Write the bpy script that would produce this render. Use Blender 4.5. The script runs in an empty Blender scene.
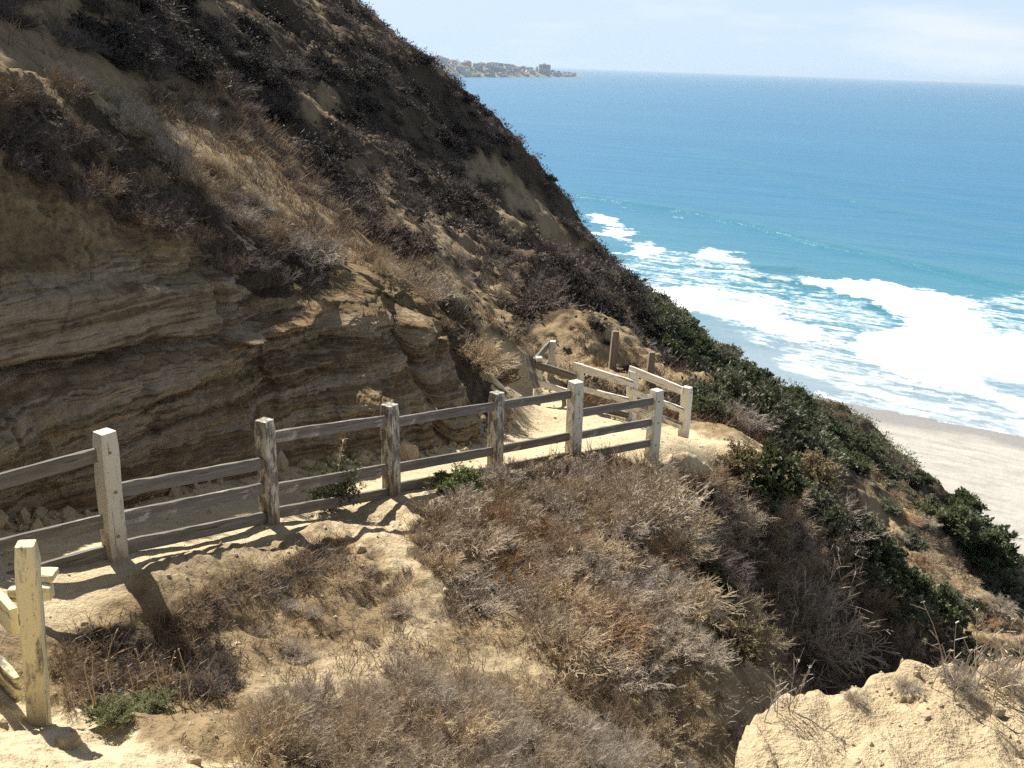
import bpy, bmesh, math, random
import numpy as np
from mathutils import Vector, Matrix

random.seed(7)
RNG = np.random.default_rng(7)
SC = bpy.context.scene
COL = SC.collection
R = math.radians

# ------------------------------------------------------------------ camera
FPX = 1000.0
EYE = 62.0                      # eye height above the sea (m)
PITCH = math.atan(319.2 / FPX)
ROLL = R(2.0)
cp, sp, cr, sr = math.cos(PITCH), math.sin(PITCH), math.cos(ROLL), math.sin(ROLL)
CF = np.array([0.0, cp, -sp])
U0 = np.array([0.0, sp, cp])
R0 = np.array([1.0, 0.0, 0.0])
CR = R0 * cr + U0 * sr
CU = U0 * cr - R0 * sr
CAM = np.array([0.0, 0.0, EYE])

def ray(px, py):
    return CF + CR * ((px - 512) / FPX) - CU * ((py - 384) / FPX)

def W(px, py, d):               # point seen at a pixel, at a distance along the lens axis
    return CAM + ray(px, py) * d

def Wz(px, py, z):              # point seen at a pixel on a level z (relative to the eye)
    v = ray(px, py)
    return CAM + v * (z / v[2])

def proj(P):
    q = P - CAM
    d = q @ CF
    d = np.where(np.abs(d) < 1e-6, 1e-6, d)
    return 512 + FPX * (q @ CR) / d, 384 - FPX * (q @ CU) / d, d

cam_d = bpy.data.cameras.new('camera')
cam = bpy.data.objects.new('camera', cam_d)
COL.objects.link(cam)
M = Matrix.Identity(4)
for i in range(3):
    M[i][0], M[i][1], M[i][2], M[i][3] = CR[i], CU[i], -CF[i], CAM[i]
cam.matrix_world = M
cam_d.sensor_fit = 'HORIZONTAL'
cam_d.sensor_width = 36.0
cam_d.lens = 36.0 * FPX / 1024
cam_d.clip_start = 0.1
cam_d.clip_end = 200000
SC.camera = cam

# ------------------------------------------------------------------ noise
def _h(ix, iy, iz, seed):
    with np.errstate(over='ignore'):
        n = ix.astype(np.uint32) * np.uint32(374761393) + iy.astype(np.uint32) * np.uint32(668265263) \
            + iz.astype(np.uint32) * np.uint32(2147483647) + np.uint32(seed * 144665 + 12345)
        n = (n ^ (n >> np.uint32(13))) * np.uint32(1274126177)
        n = (n ^ (n >> np.uint32(16))) * np.uint32(2246822519)
        n = n ^ (n >> np.uint32(15))
    return n.astype(np.float64) / 4294967295.0

def vnoise(x, y, z, seed=0):
    x, y, z = np.broadcast_arrays(np.asarray(x, float), np.asarray(y, float), np.asarray(z, float))
    fx, fy, fz = np.floor(x), np.floor(y), np.floor(z)
    tx, ty, tz = x - fx, y - fy, z - fz
    ix, iy, iz = fx.astype(np.int64), fy.astype(np.int64), fz.astype(np.int64)
    tx = tx * tx * tx * (tx * (tx * 6 - 15) + 10)
    ty = ty * ty * ty * (ty * (ty * 6 - 15) + 10)
    tz = tz * tz * tz * (tz * (tz * 6 - 15) + 10)
    def c(a, b, d): return _h(ix + a, iy + b, iz + d, seed)
    x00 = c(0,0,0) * (1-tx) + c(1,0,0) * tx
    x10 = c(0,1,0) * (1-tx) + c(1,1,0) * tx
    x01 = c(0,0,1) * (1-tx) + c(1,0,1) * tx
    x11 = c(0,1,1) * (1-tx) + c(1,1,1) * tx
    return ((x00 * (1-ty) + x10 * ty) * (1-tz) + (x01 * (1-ty) + x11 * ty) * tz) * 2 - 1

def fbm(x, y, z=0.0, oct=4, seed=0, gain=0.5):
    s, a, t = 0.0, 1.0, 0.0
    for o in range(oct):
        s = s + a * vnoise(x * 2**o + 17.3*o, y * 2**o + 5.1*o, z * 2**o + 3.7*o, seed + o)
        t += a; a *= gain
    return s / t

def sstep(a, b, x):
    t = np.clip((x - a) / (b - a), 0, 1)
    return t * t * (3 - 2 * t)

# ------------------------------------------------------------------ mesh helpers
def mesh_np(name, verts, faces, mat=None, smooth=True, attrs=None):
    """faces: (N,4) or (N,3) int array"""
    verts = np.ascontiguousarray(verts, dtype=np.float32)
    faces = np.ascontiguousarray(faces, dtype=np.int32)
    me = bpy.data.meshes.new(name)
    n, k = faces.shape
    me.vertices.add(len(verts)); me.vertices.foreach_set('co', verts.ravel())
    me.loops.add(n * k); me.loops.foreach_set('vertex_index', faces.ravel())
    me.polygons.add(n)
    me.polygons.foreach_set('loop_start', np.arange(0, n * k, k, dtype=np.int32))
    me.polygons.foreach_set('loop_total', np.full(n, k, dtype=np.int32))
    me.polygons.foreach_set('use_smooth', np.full(n, smooth, dtype=bool))
    me.update(calc_edges=True)
    if attrs:
        for an, av in attrs.items():
            a = me.attributes.new(an, 'FLOAT_COLOR', 'POINT')
            a.data.foreach_set('color', np.ascontiguousarray(av, dtype=np.float32).ravel())
    if mat: me.materials.append(mat)
    return me

def link(name, me, parent=None, kind=None):
    o = bpy.data.objects.new(name, me)
    COL.objects.link(o)
    if parent: o.parent = parent
    if kind: o['kind'] = kind
    return o

def tag(o, label=None, cat=None, group=None, kind=None):
    if label: o['label'] = label
    if cat: o['category'] = cat
    if group: o['group'] = group
    if kind: o['kind'] = kind
    return o

def empty(name, loc, label=None, cat=None, group=None):
    o = bpy.data.objects.new(name, None)
    o.empty_display_size = 0.2
    COL.objects.link(o)
    o.location = loc
    return tag(o, label, cat, group)

def grid_faces(nr, nc):
    i = np.arange(nr * nc).reshape(nr, nc)
    return np.stack([i[:-1, :-1], i[:-1, 1:], i[1:, 1:], i[1:, :-1]], -1).reshape(-1, 4)

# ------------------------------------------------------------------ materials
def new_mat(name):
    m = bpy.data.materials.new(name); m.use_nodes = True
    nt = m.node_tree
    for n in list(nt.nodes): nt.nodes.remove(n)
    out = nt.nodes.new('ShaderNodeOutputMaterial')
    b = nt.nodes.new('ShaderNodeBsdfPrincipled')
    nt.links.new(b.outputs[0], out.inputs[0])
    return m, nt, b

class NT:
    def __init__(s, nt): s.nt = nt
    def n(s, t, **kw):
        x = s.nt.nodes.new(t)
        for k, v in kw.items(): setattr(x, k, v)
        return x
    def l(s, a, b): s.nt.links.new(a, b)
    def noise(s, scale, detail=5, rough=0.6, vec=None, dist=0.0):
        x = s.n('ShaderNodeTexNoise')
        x.inputs['Scale'].default_value = scale; x.inputs['Detail'].default_value = detail
        x.inputs['Roughness'].default_value = rough; x.inputs['Distortion'].default_value = dist
        if vec is not None: s.l(vec, x.inputs['Vector'])
        return x.outputs['Fac']
    def ramp(s, fac, stops, interp='LINEAR'):
        x = s.n('ShaderNodeValToRGB'); r = x.color_ramp; r.interpolation = interp
        while len(r.elements) < len(stops): r.elements.new(0.5)
        for e, (p, c) in zip(r.elements, stops):
            e.position = p; e.color = (c, c, c, 1) if np.isscalar(c) else (*c, 1)
        s.l(fac, x.inputs[0]); return x.outputs[0]
    def mix(s, fac, a, b, mode='MIX'):
        x = s.n('ShaderNodeMix', data_type='RGBA', blend_type=mode)
        for v, i in ((fac, 0), (a, 6), (b, 7)):
            if isinstance(v, (int, float)): x.inputs[i].default_value = v if i == 0 else (v, v, v, 1)
            elif isinstance(v, tuple): x.inputs[i].default_value = (*v, 1)
            else: s.l(v, x.inputs[i])
        return x.outputs[2]
    def math(s, op, a, b=None, clamp=False):
        x = s.n('ShaderNodeMath', operation=op, use_clamp=clamp)
        for v, i in ((a, 0), (b, 1)):
            if v is None: continue
            if isinstance(v, (int, float)): x.inputs[i].default_value = v
            else: s.l(v, x.inputs[i])
        return x.outputs[0]
    def bump(s, h, strength, dist, normal=None):
        x = s.n('ShaderNodeBump'); x.inputs['Strength'].default_value = strength
        x.inputs['Distance'].default_value = dist; s.l(h, x.inputs['Height'])
        if normal is not None: s.l(normal, x.inputs['Normal'])
        return x.outputs[0]
    def pos(s): return s.n('ShaderNodeNewGeometry').outputs['Position']
    def mapping(s, vec, scale=(1,1,1), rot=(0,0,0)):
        x = s.n('ShaderNodeMapping'); s.l(vec, x.inputs[0])
        x.inputs['Scale'].default_value = scale; x.inputs['Rotation'].default_value = rot
        return x.outputs[0]
    def attr(s, name):
        a = s.n('ShaderNodeAttribute', attribute_name=name)
        sep = s.n('ShaderNodeSeparateColor'); s.l(a.outputs['Color'], sep.inputs[0])
        return sep.outputs

def soil_material():
    m, nt, b = new_mat('dry_soil'); N = NT(nt)
    p = N.pos(); a = N.attr('mask')
    n1 = N.noise(0.9, 6, 0.62, p); n2 = N.noise(7, 6, 0.7, p); n3 = N.noise(38, 4, 0.75, p); n4 = N.noise(0.22, 4, 0.6, p)
    dirt = N.ramp(n1, [(0.25, (0.19,0.135,0.075)), (0.5, (0.30,0.225,0.13)), (0.75, (0.38,0.29,0.17))])
    dirt = N.mix(0.6, dirt, N.ramp(n4, [(0.3, (0.60,0.55,0.52)), (0.7, (1.0,1.0,1.0))]), 'MULTIPLY')
    dirt = N.mix(0.75, dirt, N.ramp(n2, [(0.25, 0.55), (0.5, 0.95), (0.75, 1.15)]), 'MULTIPLY')
    sand = N.ramp(n2, [(0.25, (0.46,0.37,0.235)), (0.55, (0.57,0.47,0.31)), (0.8, (0.63,0.53,0.365))])
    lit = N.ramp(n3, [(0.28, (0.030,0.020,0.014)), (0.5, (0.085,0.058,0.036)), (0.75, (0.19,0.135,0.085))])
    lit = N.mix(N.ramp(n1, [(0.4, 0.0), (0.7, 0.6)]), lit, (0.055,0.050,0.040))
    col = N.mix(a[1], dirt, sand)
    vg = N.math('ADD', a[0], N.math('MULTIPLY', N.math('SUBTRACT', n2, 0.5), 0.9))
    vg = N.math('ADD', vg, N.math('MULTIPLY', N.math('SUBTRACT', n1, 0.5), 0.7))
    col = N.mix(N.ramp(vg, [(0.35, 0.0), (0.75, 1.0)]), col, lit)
    spk = N.ramp(n3, [(0.30, 0.55), (0.45, 1.0)])
    col = N.mix(0.6, col, spk, 'MULTIPLY')
    nt.links.new(col, b.inputs['Base Color'])
    b.inputs['Roughness'].default_value = 0.95
    b.inputs['Specular IOR Level'].default_value = 0.1
    h = N.math('ADD', N.math('MULTIPLY', n2, 1.0), N.math('MULTIPLY', n3, 0.35))
    N.l(N.bump(h, 0.7, 0.09), b.inputs['Normal'])
    return m

def cliff_material():
    m, nt, b = new_mat('sandstone'); N = NT(nt)
    p = N.pos(); a = N.attr('mask')
    n1 = N.noise(0.7, 5, 0.6, p); n2 = N.noise(5, 6, 0.7, p); n3 = N.noise(30, 4, 0.75, p)
    wob = N.math('ADD', a[2], N.math('MULTIPLY', N.math('SUBTRACT', n1, 0.5), 0.022))
    wob = N.math('ADD', wob, N.math('MULTIPLY', N.math('SUBTRACT', n2, 0.5), 0.010))
    sc = N.n('ShaderNodeCombineXYZ'); N.l(N.math('MULTIPLY', wob, 11.0), sc.inputs[2])
    sep = N.n('ShaderNodeSeparateXYZ'); N.l(p, sep.inputs[0]); N.l(N.math('MULTIPLY', sep.outputs[0], 0.07), sc.inputs[0]); N.l(N.math('MULTIPLY', sep.outputs[1], 0.07), sc.inputs[1])
    band = N.math('ADD', N.math('MULTIPLY', N.noise(0.8, 2, 0.6, sc.outputs[0]), 0.55), N.math('MULTIPLY', N.noise(3.4, 4, 0.75, sc.outputs[0]), 0.5))
    col = N.ramp(band, [(0.30, (0.06,0.042,0.026)), (0.37, (0.22,0.155,0.085)), (0.43, (0.33,0.25,0.15)), (0.475, (0.085,0.058,0.034)), (0.505, (0.30,0.225,0.13)),
                        (0.55, (0.41,0.345,0.25)), (0.58, (0.15,0.085,0.042)), (0.63, (0.29,0.215,0.125)), (0.70, (0.37,0.285,0.175)), (0.76, (0.12,0.085,0.05))])
    rough = N.mix(1.0, (0.29,0.205,0.11), N.ramp(n2, [(0.3, 0.4), (0.5, 0.9), (0.72, 1.25)]), 'MULTIPLY')
    col = N.mix(N.math('MULTIPLY', a[1], N.ramp(N.math('ADD', N.math('MULTIPLY', n1, 0.6), N.math('MULTIPLY', n2, 0.4)), [(0.36, 1.0), (0.62, 0.5)])), rough, col)
    col = N.mix(0.8, col, N.ramp(n2, [(0.28, 0.35), (0.45, 0.9), (0.75, 1.2)]), 'MULTIPLY')
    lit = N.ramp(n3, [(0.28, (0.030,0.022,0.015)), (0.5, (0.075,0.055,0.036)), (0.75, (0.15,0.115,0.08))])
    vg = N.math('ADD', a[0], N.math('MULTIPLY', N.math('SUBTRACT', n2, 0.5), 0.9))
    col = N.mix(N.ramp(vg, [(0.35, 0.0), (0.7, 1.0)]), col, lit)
    nt.links.new(col, b.inputs['Base Color'])
    b.inputs['Roughness'].default_value = 0.95
    b.inputs['Specular IOR Level'].default_value = 0.1
    h = N.math('ADD', N.math('MULTIPLY', n2, 1.0), N.math('MULTIPLY', n3, 0.4))
    h = N.math('ADD', h, N.math('MULTIPLY', band, 0.8))
    N.l(N.bump(h, 0.8, 0.10), b.inputs['Normal'])
    return m

M_SOIL = soil_material()
M_CLIFF = cliff_material()

def plant_mat(name, c0, c1, c2=None, rough=0.8, trans=0.0):
    m, nt, b = new_mat(name); N = NT(nt)
    p = N.pos(); oi = N.n('ShaderNodeObjectInfo').outputs['Random']
    n = N.noise(9, 3, 0.7, p)
    col = N.ramp(n, [(0.3, c0), (0.68, c1)])
    if c2: col = N.mix(N.ramp(oi, [(0.2, 0.0), (1.0, 0.8)]), col, c2)
    col = N.mix(1.0, col, N.ramp(oi, [(0.0, 0.75), (1.0, 1.2)]), 'MULTIPLY')
    N.l(col, b.inputs['Base Color'])
    b.inputs['Roughness'].default_value = rough
    b.inputs['Specular IOR Level'].default_value = 0.25
    if trans:
        t = N.n('ShaderNodeBsdfTranslucent'); N.l(col, t.inputs[0])
        mx = N.n('ShaderNodeMixShader'); mx.inputs[0].default_value = trans
        out = [x for x in nt.nodes if x.type == 'OUTPUT_MATERIAL'][0]
        N.l(b.outputs[0], mx.inputs[1]); N.l(t.outputs[0], mx.inputs[2]); N.l(mx.outputs[0], out.inputs[0])
    return m

# ------------------------------------------------------------------ terrain: fitted height surface
TP = []
def d_(px, py, d): TP.append(W(px, py, d))
def z_(px, py, z): TP.append(Wz(px, py, z))
def w_(x, y, z): TP.append(np.array([x, y, EYE + z]))

POST = {'a': (117,560,8.06), 'b': (270,523,10.1), 'c': (392,493,11.8), 'd': (495,470,13.5), 'e': (573,459,14.2), 'f': (651,459,15.2)}
for v in POST.values(): d_(*v)
d_(-60, 592, 6.7); d_(-260, 640, 5.4)
LAND = {'g': (683,438,18.3), 'h': (630,419,19.0), 'i': (577,409,19.6), 'j': (537,405,20.0), 'k': (551,378,22.5)}
for v in LAND.values(): d_(*v)
FOOT = [(-330,575,-2.7), (-140,535,-3.35), (0,503,-3.75), (100,490,-4.05), (215,466,-4.4), (290,452,-4.65), (350,447,-4.82), (400,443,-5.0), (470,437,-5.35), (500,420,-5.85), (512,397,-6.35)]
foot3 = [Wz(*f) for f in FOOT]
# rim of the cut bank: pixel and the distance from the foot (extra lens depth)
TOPS = [(-330,200,1.0), (-140,215,1.0), (0,262,1.0), (95,252,1.0), (190,242,1.1), (250,262,1.1), (320,300,1.1), (375,300,1.1), (440,325,1.0), (478,375,0.9), (505,385,0.7)]
RIMS = [(-400,-60,2.4), (-200,10,2.4), (0,62,2.6), (62,84,2.8), (140,130,2.8), (205,190,2.6), (312,247,2.8), (405,283,2.6), (452,318,1.9), (482,358,1.6), (516,372,1.6)]
foot_d = [proj(f[None])[2][0] for f in foot3]
top3 = [W(t[0], t[1], fd + t[2]) for t, fd in zip(TOPS, foot_d)]
rim3 = [W(t[0], t[1], fd + t[2]) for t, fd in zip(RIMS, foot_d)]
for f, t, r in zip(foot3, top3, rim3):
    u = (f - CAM)[:2]; u = u / np.linalg.norm(u)
    TP.append(np.array([f[0] + u[0]*0.35, f[1] + u[1]*0.35, f[2] - 0.05]))
    TP.append(np.array([r[0] + u[0]*0.45, r[1] + u[1]*0.45, r[2] - 0.30]))
# near spur below the fence
for a in [(35,712,6.1), (100,768,5.0), (230,764,5.7), (-120,740,5.2), (-300,800,4.2), (20,830,4.2), (230,850,4.5),
          (160,668,7.0), (110,640,7.1), (230,655,7.2), (150,585,7.8), (240,570,8.6), (300,640,7.9), (300,560,9.1), (300,745,6.3), (350,520,10.8), (415,507,11.4), (60,600,7.4),
          (450,740,6.7), (450,640,8.5), (450,560,10.2), (500,505,12.1), (560,760,7.1), (400,860,5.2), (560,880,5.4), (600,690,8.6), (570,600,10.0), (600,525,12.2), (640,500,13.6),
          (655,545,12.4), (705,625,11.0), (745,690,10.0), (690,740,8.8), (700,860,6.6), (720,680,9.6),
          # gully
          (700,545,15.0), (735,590,15.6), (780,650,16.6), (800,700,15.4), (850,690,17.0), (800,800,10.5), (860,740,14), (950,760,14.5), (900,880,10.0), (1050,800,13), (1100,900,9),
          # landing and the ridge beyond the gully
          (690,472,15.4), (740,462,17.0), (765,482,17.0), (700,440,18.0), (720,500,16.2), (750,540,16.8), (820,600,17.5), (880,650,17.6), (790,490,18.8), (800,545,17.8), (860,552,18.7), (915,620,18.4), (970,690,17.9), (1040,740,17.5), (900,690,17.3), (1130,800,17),
          (750,440,20.5), (700,412,21.5),
          # shelf behind the landing
          (560,360,24.2), (585,312,25.6), (612,318,26.0), (625,346,25.2), (670,362,25.4), (720,382,25.6), (760,408,24.5), (605,370,23.6), (650,388,22.6),
          # far valley and lower slope, silhouette of the green ridge
          (700,372,46), (740,425,40), (780,475,37), (830,530,34), (880,590,31), (930,650,30), (990,710,28), (1060,760,26), (1150,840,24), (740,445,30), (800,510,27), (860,580,27), (940,670,25),
          (700,333,62), (760,369,63), (820,402,65), (870,435,68), (940,488,66), (1030,562,62), (1130,650,58), (1250,760,55),
          (860,455,56), (920,510,52), (980,570,48), (1040,630,44),
          # big hill
          (365,5,64), (295,-70,66), (200,-160,68), (428,69,63), (492,136,62), (562,202,61), (632,265,61), (673,306,61),
          (100,0,29), (0,-10,24), (-200,-100,24), (180,-60,42), (250,0,46), (330,0,56), (200,90,25), (110,50,18.5), (90,20,24), (280,140,30), (350,180,32), (300,80,38), (400,110,48),
          (400,235,24), (440,235,27), (480,275,28), (430,180,38), (500,240,38), (500,300,26.5), (545,325,25.5), (560,285,30), (600,285,38), (640,300,48), (660,330,46), (450,100,55), (500,170,53), (560,235,50), (610,262,54), (530,350,24.0), (515,360,22.5), (470,310,22.0)]:
    d_(*a)
# hidden: behind the silhouettes, down to the beach
for a in [(15,80,-30), (28,90,-42), (45,86,-52), (60,74,-54), (75,60,-52), (2,86,-24), (-8,82,-8), (-16,80,4), (-30,84,14), (20,120,-64), (60,110,-66), (-20,130,-50), (90,90,-66), (110,60,-66), (100,20,-64), (-60,120,0),
          ]:
    w_(*a)
def p_(az, r, sl_): TP.append(np.array([r*math.sin(R(az)), r*math.cos(R(az)), EYE + sl_*r]))
for az, k in ((-28, 0.76), (-30, 0.85), (-33, 0.89)):   # unseen steep rise off the upper left, added to shade the bank
    p_(az, 24, 0.36*k); p_(az, 28, 0.46*k); p_(az, 34, 0.40*k)
for az in (-27, -30, -34, -38, -43):
    p_(az, 46, 0.30); p_(az, 60, 0.25); p_(az, 80, 0.18); p_(az, 120, 0.05)
for az in (-37, -42): p_(az, 28, 0.26); p_(az, 20, 0.16)
TP = np.array(TP)

def tcoord(x, y):
    r = np.hypot(x, y)
    return np.arctan2(x, y), np.log(np.maximum(r, 0.5)), r
_tt, _tl, _tr = tcoord(TP[:,0], TP[:,1])
_ts = (TP[:,2] - EYE) / _tr
CQ = 0.035
def _phi(r2): return -np.sqrt(r2 + CQ*CQ)
_n = len(TP)
A = np.zeros((_n+3, _n+3))
A[:_n,:_n] = _phi((_tt[:,None]-_tt[None])**2 + (_tl[:,None]-_tl[None])**2) + np.eye(_n) * -0.0008
A[:_n,_n] = 1; A[:_n,_n+1] = _tt; A[:_n,_n+2] = _tl; A[_n:,:_n] = A[:_n,_n:].T
_w = np.linalg.solve(A, np.concatenate([_ts, np.zeros(3)]))
def hbase(x, y):
    t, l, r = tcoord(x, y)
    out = np.empty(t.shape)
    tf, lf, of = t.ravel(), l.ravel(), out.reshape(-1)
    for i in range(0, tf.size, 40000):
        a, b = tf[i:i+40000, None], lf[i:i+40000, None]
        ph = _phi((a - _tt[None])**2 + (b - _tl[None])**2)
        of[i:i+40000] = ph @ _w[:_n] + _w[_n] + _w[_n+1]*a[:,0] + _w[_n+2]*b[:,0]
    return EYE + out * r

def seg_dist(x, y, pts):
    best = np.full(np.shape(x), 1e9)
    for a, b in zip(pts[:-1], pts[1:]):
        dx, dy = b[0]-a[0], b[1]-a[1]
        t = np.clip(((x-a[0])*dx + (y-a[1])*dy) / (dx*dx+dy*dy+1e-12), 0, 1)
        best = np.minimum(best, np.hypot(x-a[0]-t*dx, y-a[1]-t*dy))
    return best

def inpoly(px, py, poly):
    c = np.zeros(px.shape, bool)
    n = len(poly)
    for i in range(n):
        x0, y0 = poly[i]; x1, y1 = poly[(i+1) % n]
        if y0 == y1: continue
        k = ((y0 > py) != (y1 > py)) & (px < (x1-x0)*(py-y0)/(y1-y0) + x0)
        c ^= k
    return c

P3 = {k: W(*v) for k, v in POST.items()}
Q3 = {k: W(*v) for k, v in LAND.items()}
pm = W(-60, 592, 6.7)
# middle line of the trail in plan
mid = [(-6.6,3.9), (0.5*(pm[0]+foot3[1][0]), 0.5*(pm[1]+foot3[1][1]))]
for k, i in zip('abcd', (3,5,7,8)):
    mid.append((0.5*(P3[k][0]+foot3[i][0]), 0.5*(P3[k][1]+foot3[i][1])))
mid += [(1.3,16.6), (2.2,17.0), (3.0,16.4)]
mid2 = [(0.8,16.8), (0.45,18.6), (0.25,21.0)]

NR_, NC_ = 980, 800
th = np.linspace(R(-42), R(41), NC_)
rr = np.exp(np.linspace(math.log(2.3), math.log(135), NR_))
TH, RR = np.meshgrid(th, rr)
X, Y = RR*np.sin(TH), RR*np.cos(TH)
Z = hbase(X, Y)
pd = np.minimum(seg_dist(X, Y, mid), seg_dist(X, Y, mid2))
wob = fbm(X*0.9, Y*0.9, 0, 3, 40) * 0.25
PATH = 1 - sstep(0.75, 1.15, pd + wob)
land = inpoly(X, Y, [(P3['d'][0],P3['d'][1]), (P3['f'][0]+0.1,P3['f'][1]-0.1), (3.3,15.0), (4.3,16.2), (Q3['g'][0]+0.2,Q3['g'][1]+0.1), (Q3['j'][0],Q3['j'][1]), (0.0,17)]).astype(float)
PATH = np.maximum(PATH, land)
far = sstep(18, 40, RR)
rough = (1 - 0.80*PATH)
mids = sstep(19, 23, RR)*(1-sstep(32, 40, RR))
nz = (fbm(X*0.7, Y*0.7, 0, 5, 1) * (1-mids) + (0.5-2.2*np.abs(fbm(X*0.8, Y*0.8, 0, 5, 14)))*0.8*mids) * 0.26 * sstep(3, 9, RR) + fbm(X*3.1, Y*3.1, 0, 5, 9) * 0.085*(1 + far*1.3) + far*fbm(X*0.9, Y*0.9, 3.3, 4, 12)*0.35
nz = nz + fbm(X*9, Y*9, 0, 3, 77) * 0.03 * (1-far)
big = fbm(X*0.16, Y*0.16, 0, 5, 3) * 1.6
# chutes and ribs running down the big hill (towards the sea and the viewer)
c_, s_ = math.cos(R(35)), math.sin(R(35))
V = X*s_ - Y*c_ ; Hh = X*c_ + Y*s_
rib = (1 - np.abs(vnoise(Hh*0.05+9, V*0.22, 0, 21))*2) * 0.9 + (1 - np.abs(vnoise(Hh*0.12, V*0.5, 0, 22))*2) * 0.45
Z = Z + rough*nz*(1 - 0.0*far) + far*(big + rib - 0.6)*0.72
GX, GY, GD = proj(np.stack([X, Y, Z], -1).reshape(-1, 3))
GX, GY, GD = GX.reshape(X.shape), GY.reshape(X.shape), GD.reshape(X.shape)
# ---- masks: bare / litter / sand
ks = 1.3/np.maximum(RR/12, 1)
jx = fbm(X*ks, Y*ks, Z*ks, 5, 60, 0.65) * 46
jy = fbm(X*ks, Y*ks, Z*ks, 5, 70, 0.65) * 46
QX, QY = GX + jx, GY + jy
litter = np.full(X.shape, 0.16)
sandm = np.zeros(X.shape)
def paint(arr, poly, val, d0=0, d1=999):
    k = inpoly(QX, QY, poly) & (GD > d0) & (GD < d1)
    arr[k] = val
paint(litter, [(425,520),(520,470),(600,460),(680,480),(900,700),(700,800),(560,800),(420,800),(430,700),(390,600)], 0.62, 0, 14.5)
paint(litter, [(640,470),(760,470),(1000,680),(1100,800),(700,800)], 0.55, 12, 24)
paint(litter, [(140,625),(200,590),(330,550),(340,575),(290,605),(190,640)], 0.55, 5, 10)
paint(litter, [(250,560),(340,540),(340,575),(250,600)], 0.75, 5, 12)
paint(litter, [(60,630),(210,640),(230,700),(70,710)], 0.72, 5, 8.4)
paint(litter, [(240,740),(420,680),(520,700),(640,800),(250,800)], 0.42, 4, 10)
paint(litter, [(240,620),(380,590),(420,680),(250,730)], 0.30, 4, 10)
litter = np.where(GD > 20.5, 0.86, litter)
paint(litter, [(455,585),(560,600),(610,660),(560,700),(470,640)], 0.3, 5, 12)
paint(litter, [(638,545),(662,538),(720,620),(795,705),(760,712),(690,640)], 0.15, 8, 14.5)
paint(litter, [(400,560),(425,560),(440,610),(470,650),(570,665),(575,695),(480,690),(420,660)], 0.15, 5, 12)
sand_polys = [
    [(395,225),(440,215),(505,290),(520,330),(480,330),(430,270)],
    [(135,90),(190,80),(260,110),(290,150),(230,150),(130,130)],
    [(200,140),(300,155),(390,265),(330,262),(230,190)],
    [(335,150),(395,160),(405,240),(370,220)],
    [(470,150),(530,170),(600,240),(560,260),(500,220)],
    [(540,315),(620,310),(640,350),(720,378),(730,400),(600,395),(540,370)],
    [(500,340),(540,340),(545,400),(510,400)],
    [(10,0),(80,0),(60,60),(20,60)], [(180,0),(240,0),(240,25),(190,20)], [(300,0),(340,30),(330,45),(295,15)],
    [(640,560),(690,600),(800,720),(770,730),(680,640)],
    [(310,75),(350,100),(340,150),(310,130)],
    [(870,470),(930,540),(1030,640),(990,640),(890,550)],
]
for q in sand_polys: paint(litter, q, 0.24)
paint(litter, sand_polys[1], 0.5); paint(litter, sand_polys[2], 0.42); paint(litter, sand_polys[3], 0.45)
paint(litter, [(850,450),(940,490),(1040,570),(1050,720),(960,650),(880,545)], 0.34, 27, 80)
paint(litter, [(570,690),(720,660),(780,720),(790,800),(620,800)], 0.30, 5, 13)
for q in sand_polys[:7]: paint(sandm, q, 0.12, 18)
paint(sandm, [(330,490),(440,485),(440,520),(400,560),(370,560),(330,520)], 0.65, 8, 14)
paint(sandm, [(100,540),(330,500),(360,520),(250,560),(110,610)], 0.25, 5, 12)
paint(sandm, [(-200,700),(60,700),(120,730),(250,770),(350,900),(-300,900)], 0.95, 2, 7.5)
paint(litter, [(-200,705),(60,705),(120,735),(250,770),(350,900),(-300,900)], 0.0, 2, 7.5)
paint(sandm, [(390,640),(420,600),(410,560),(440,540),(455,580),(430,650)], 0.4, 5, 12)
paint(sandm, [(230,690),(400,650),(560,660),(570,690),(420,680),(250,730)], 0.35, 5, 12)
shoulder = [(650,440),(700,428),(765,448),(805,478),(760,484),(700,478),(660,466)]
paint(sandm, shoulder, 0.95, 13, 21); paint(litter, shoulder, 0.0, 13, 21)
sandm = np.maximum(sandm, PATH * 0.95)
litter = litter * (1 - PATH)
for _ in range(5):
    for arr in (litter, sandm):
        arr[1:-1,1:-1] = (arr[1:-1,1:-1]*2 + arr[:-2,1:-1] + arr[2:,1:-1] + arr[1:-1,:-2] + arr[1:-1,2:]) / 6
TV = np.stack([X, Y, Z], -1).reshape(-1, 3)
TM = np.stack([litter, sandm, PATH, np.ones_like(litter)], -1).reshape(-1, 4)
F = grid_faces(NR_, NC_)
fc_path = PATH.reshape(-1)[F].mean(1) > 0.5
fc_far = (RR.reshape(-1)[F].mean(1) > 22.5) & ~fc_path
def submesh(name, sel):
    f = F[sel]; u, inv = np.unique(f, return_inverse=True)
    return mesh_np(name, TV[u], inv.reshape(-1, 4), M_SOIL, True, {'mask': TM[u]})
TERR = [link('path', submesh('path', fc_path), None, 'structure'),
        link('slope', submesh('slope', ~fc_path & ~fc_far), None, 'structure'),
        link('hillside', submesh('hillside', fc_far), None, 'structure')]

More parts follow.
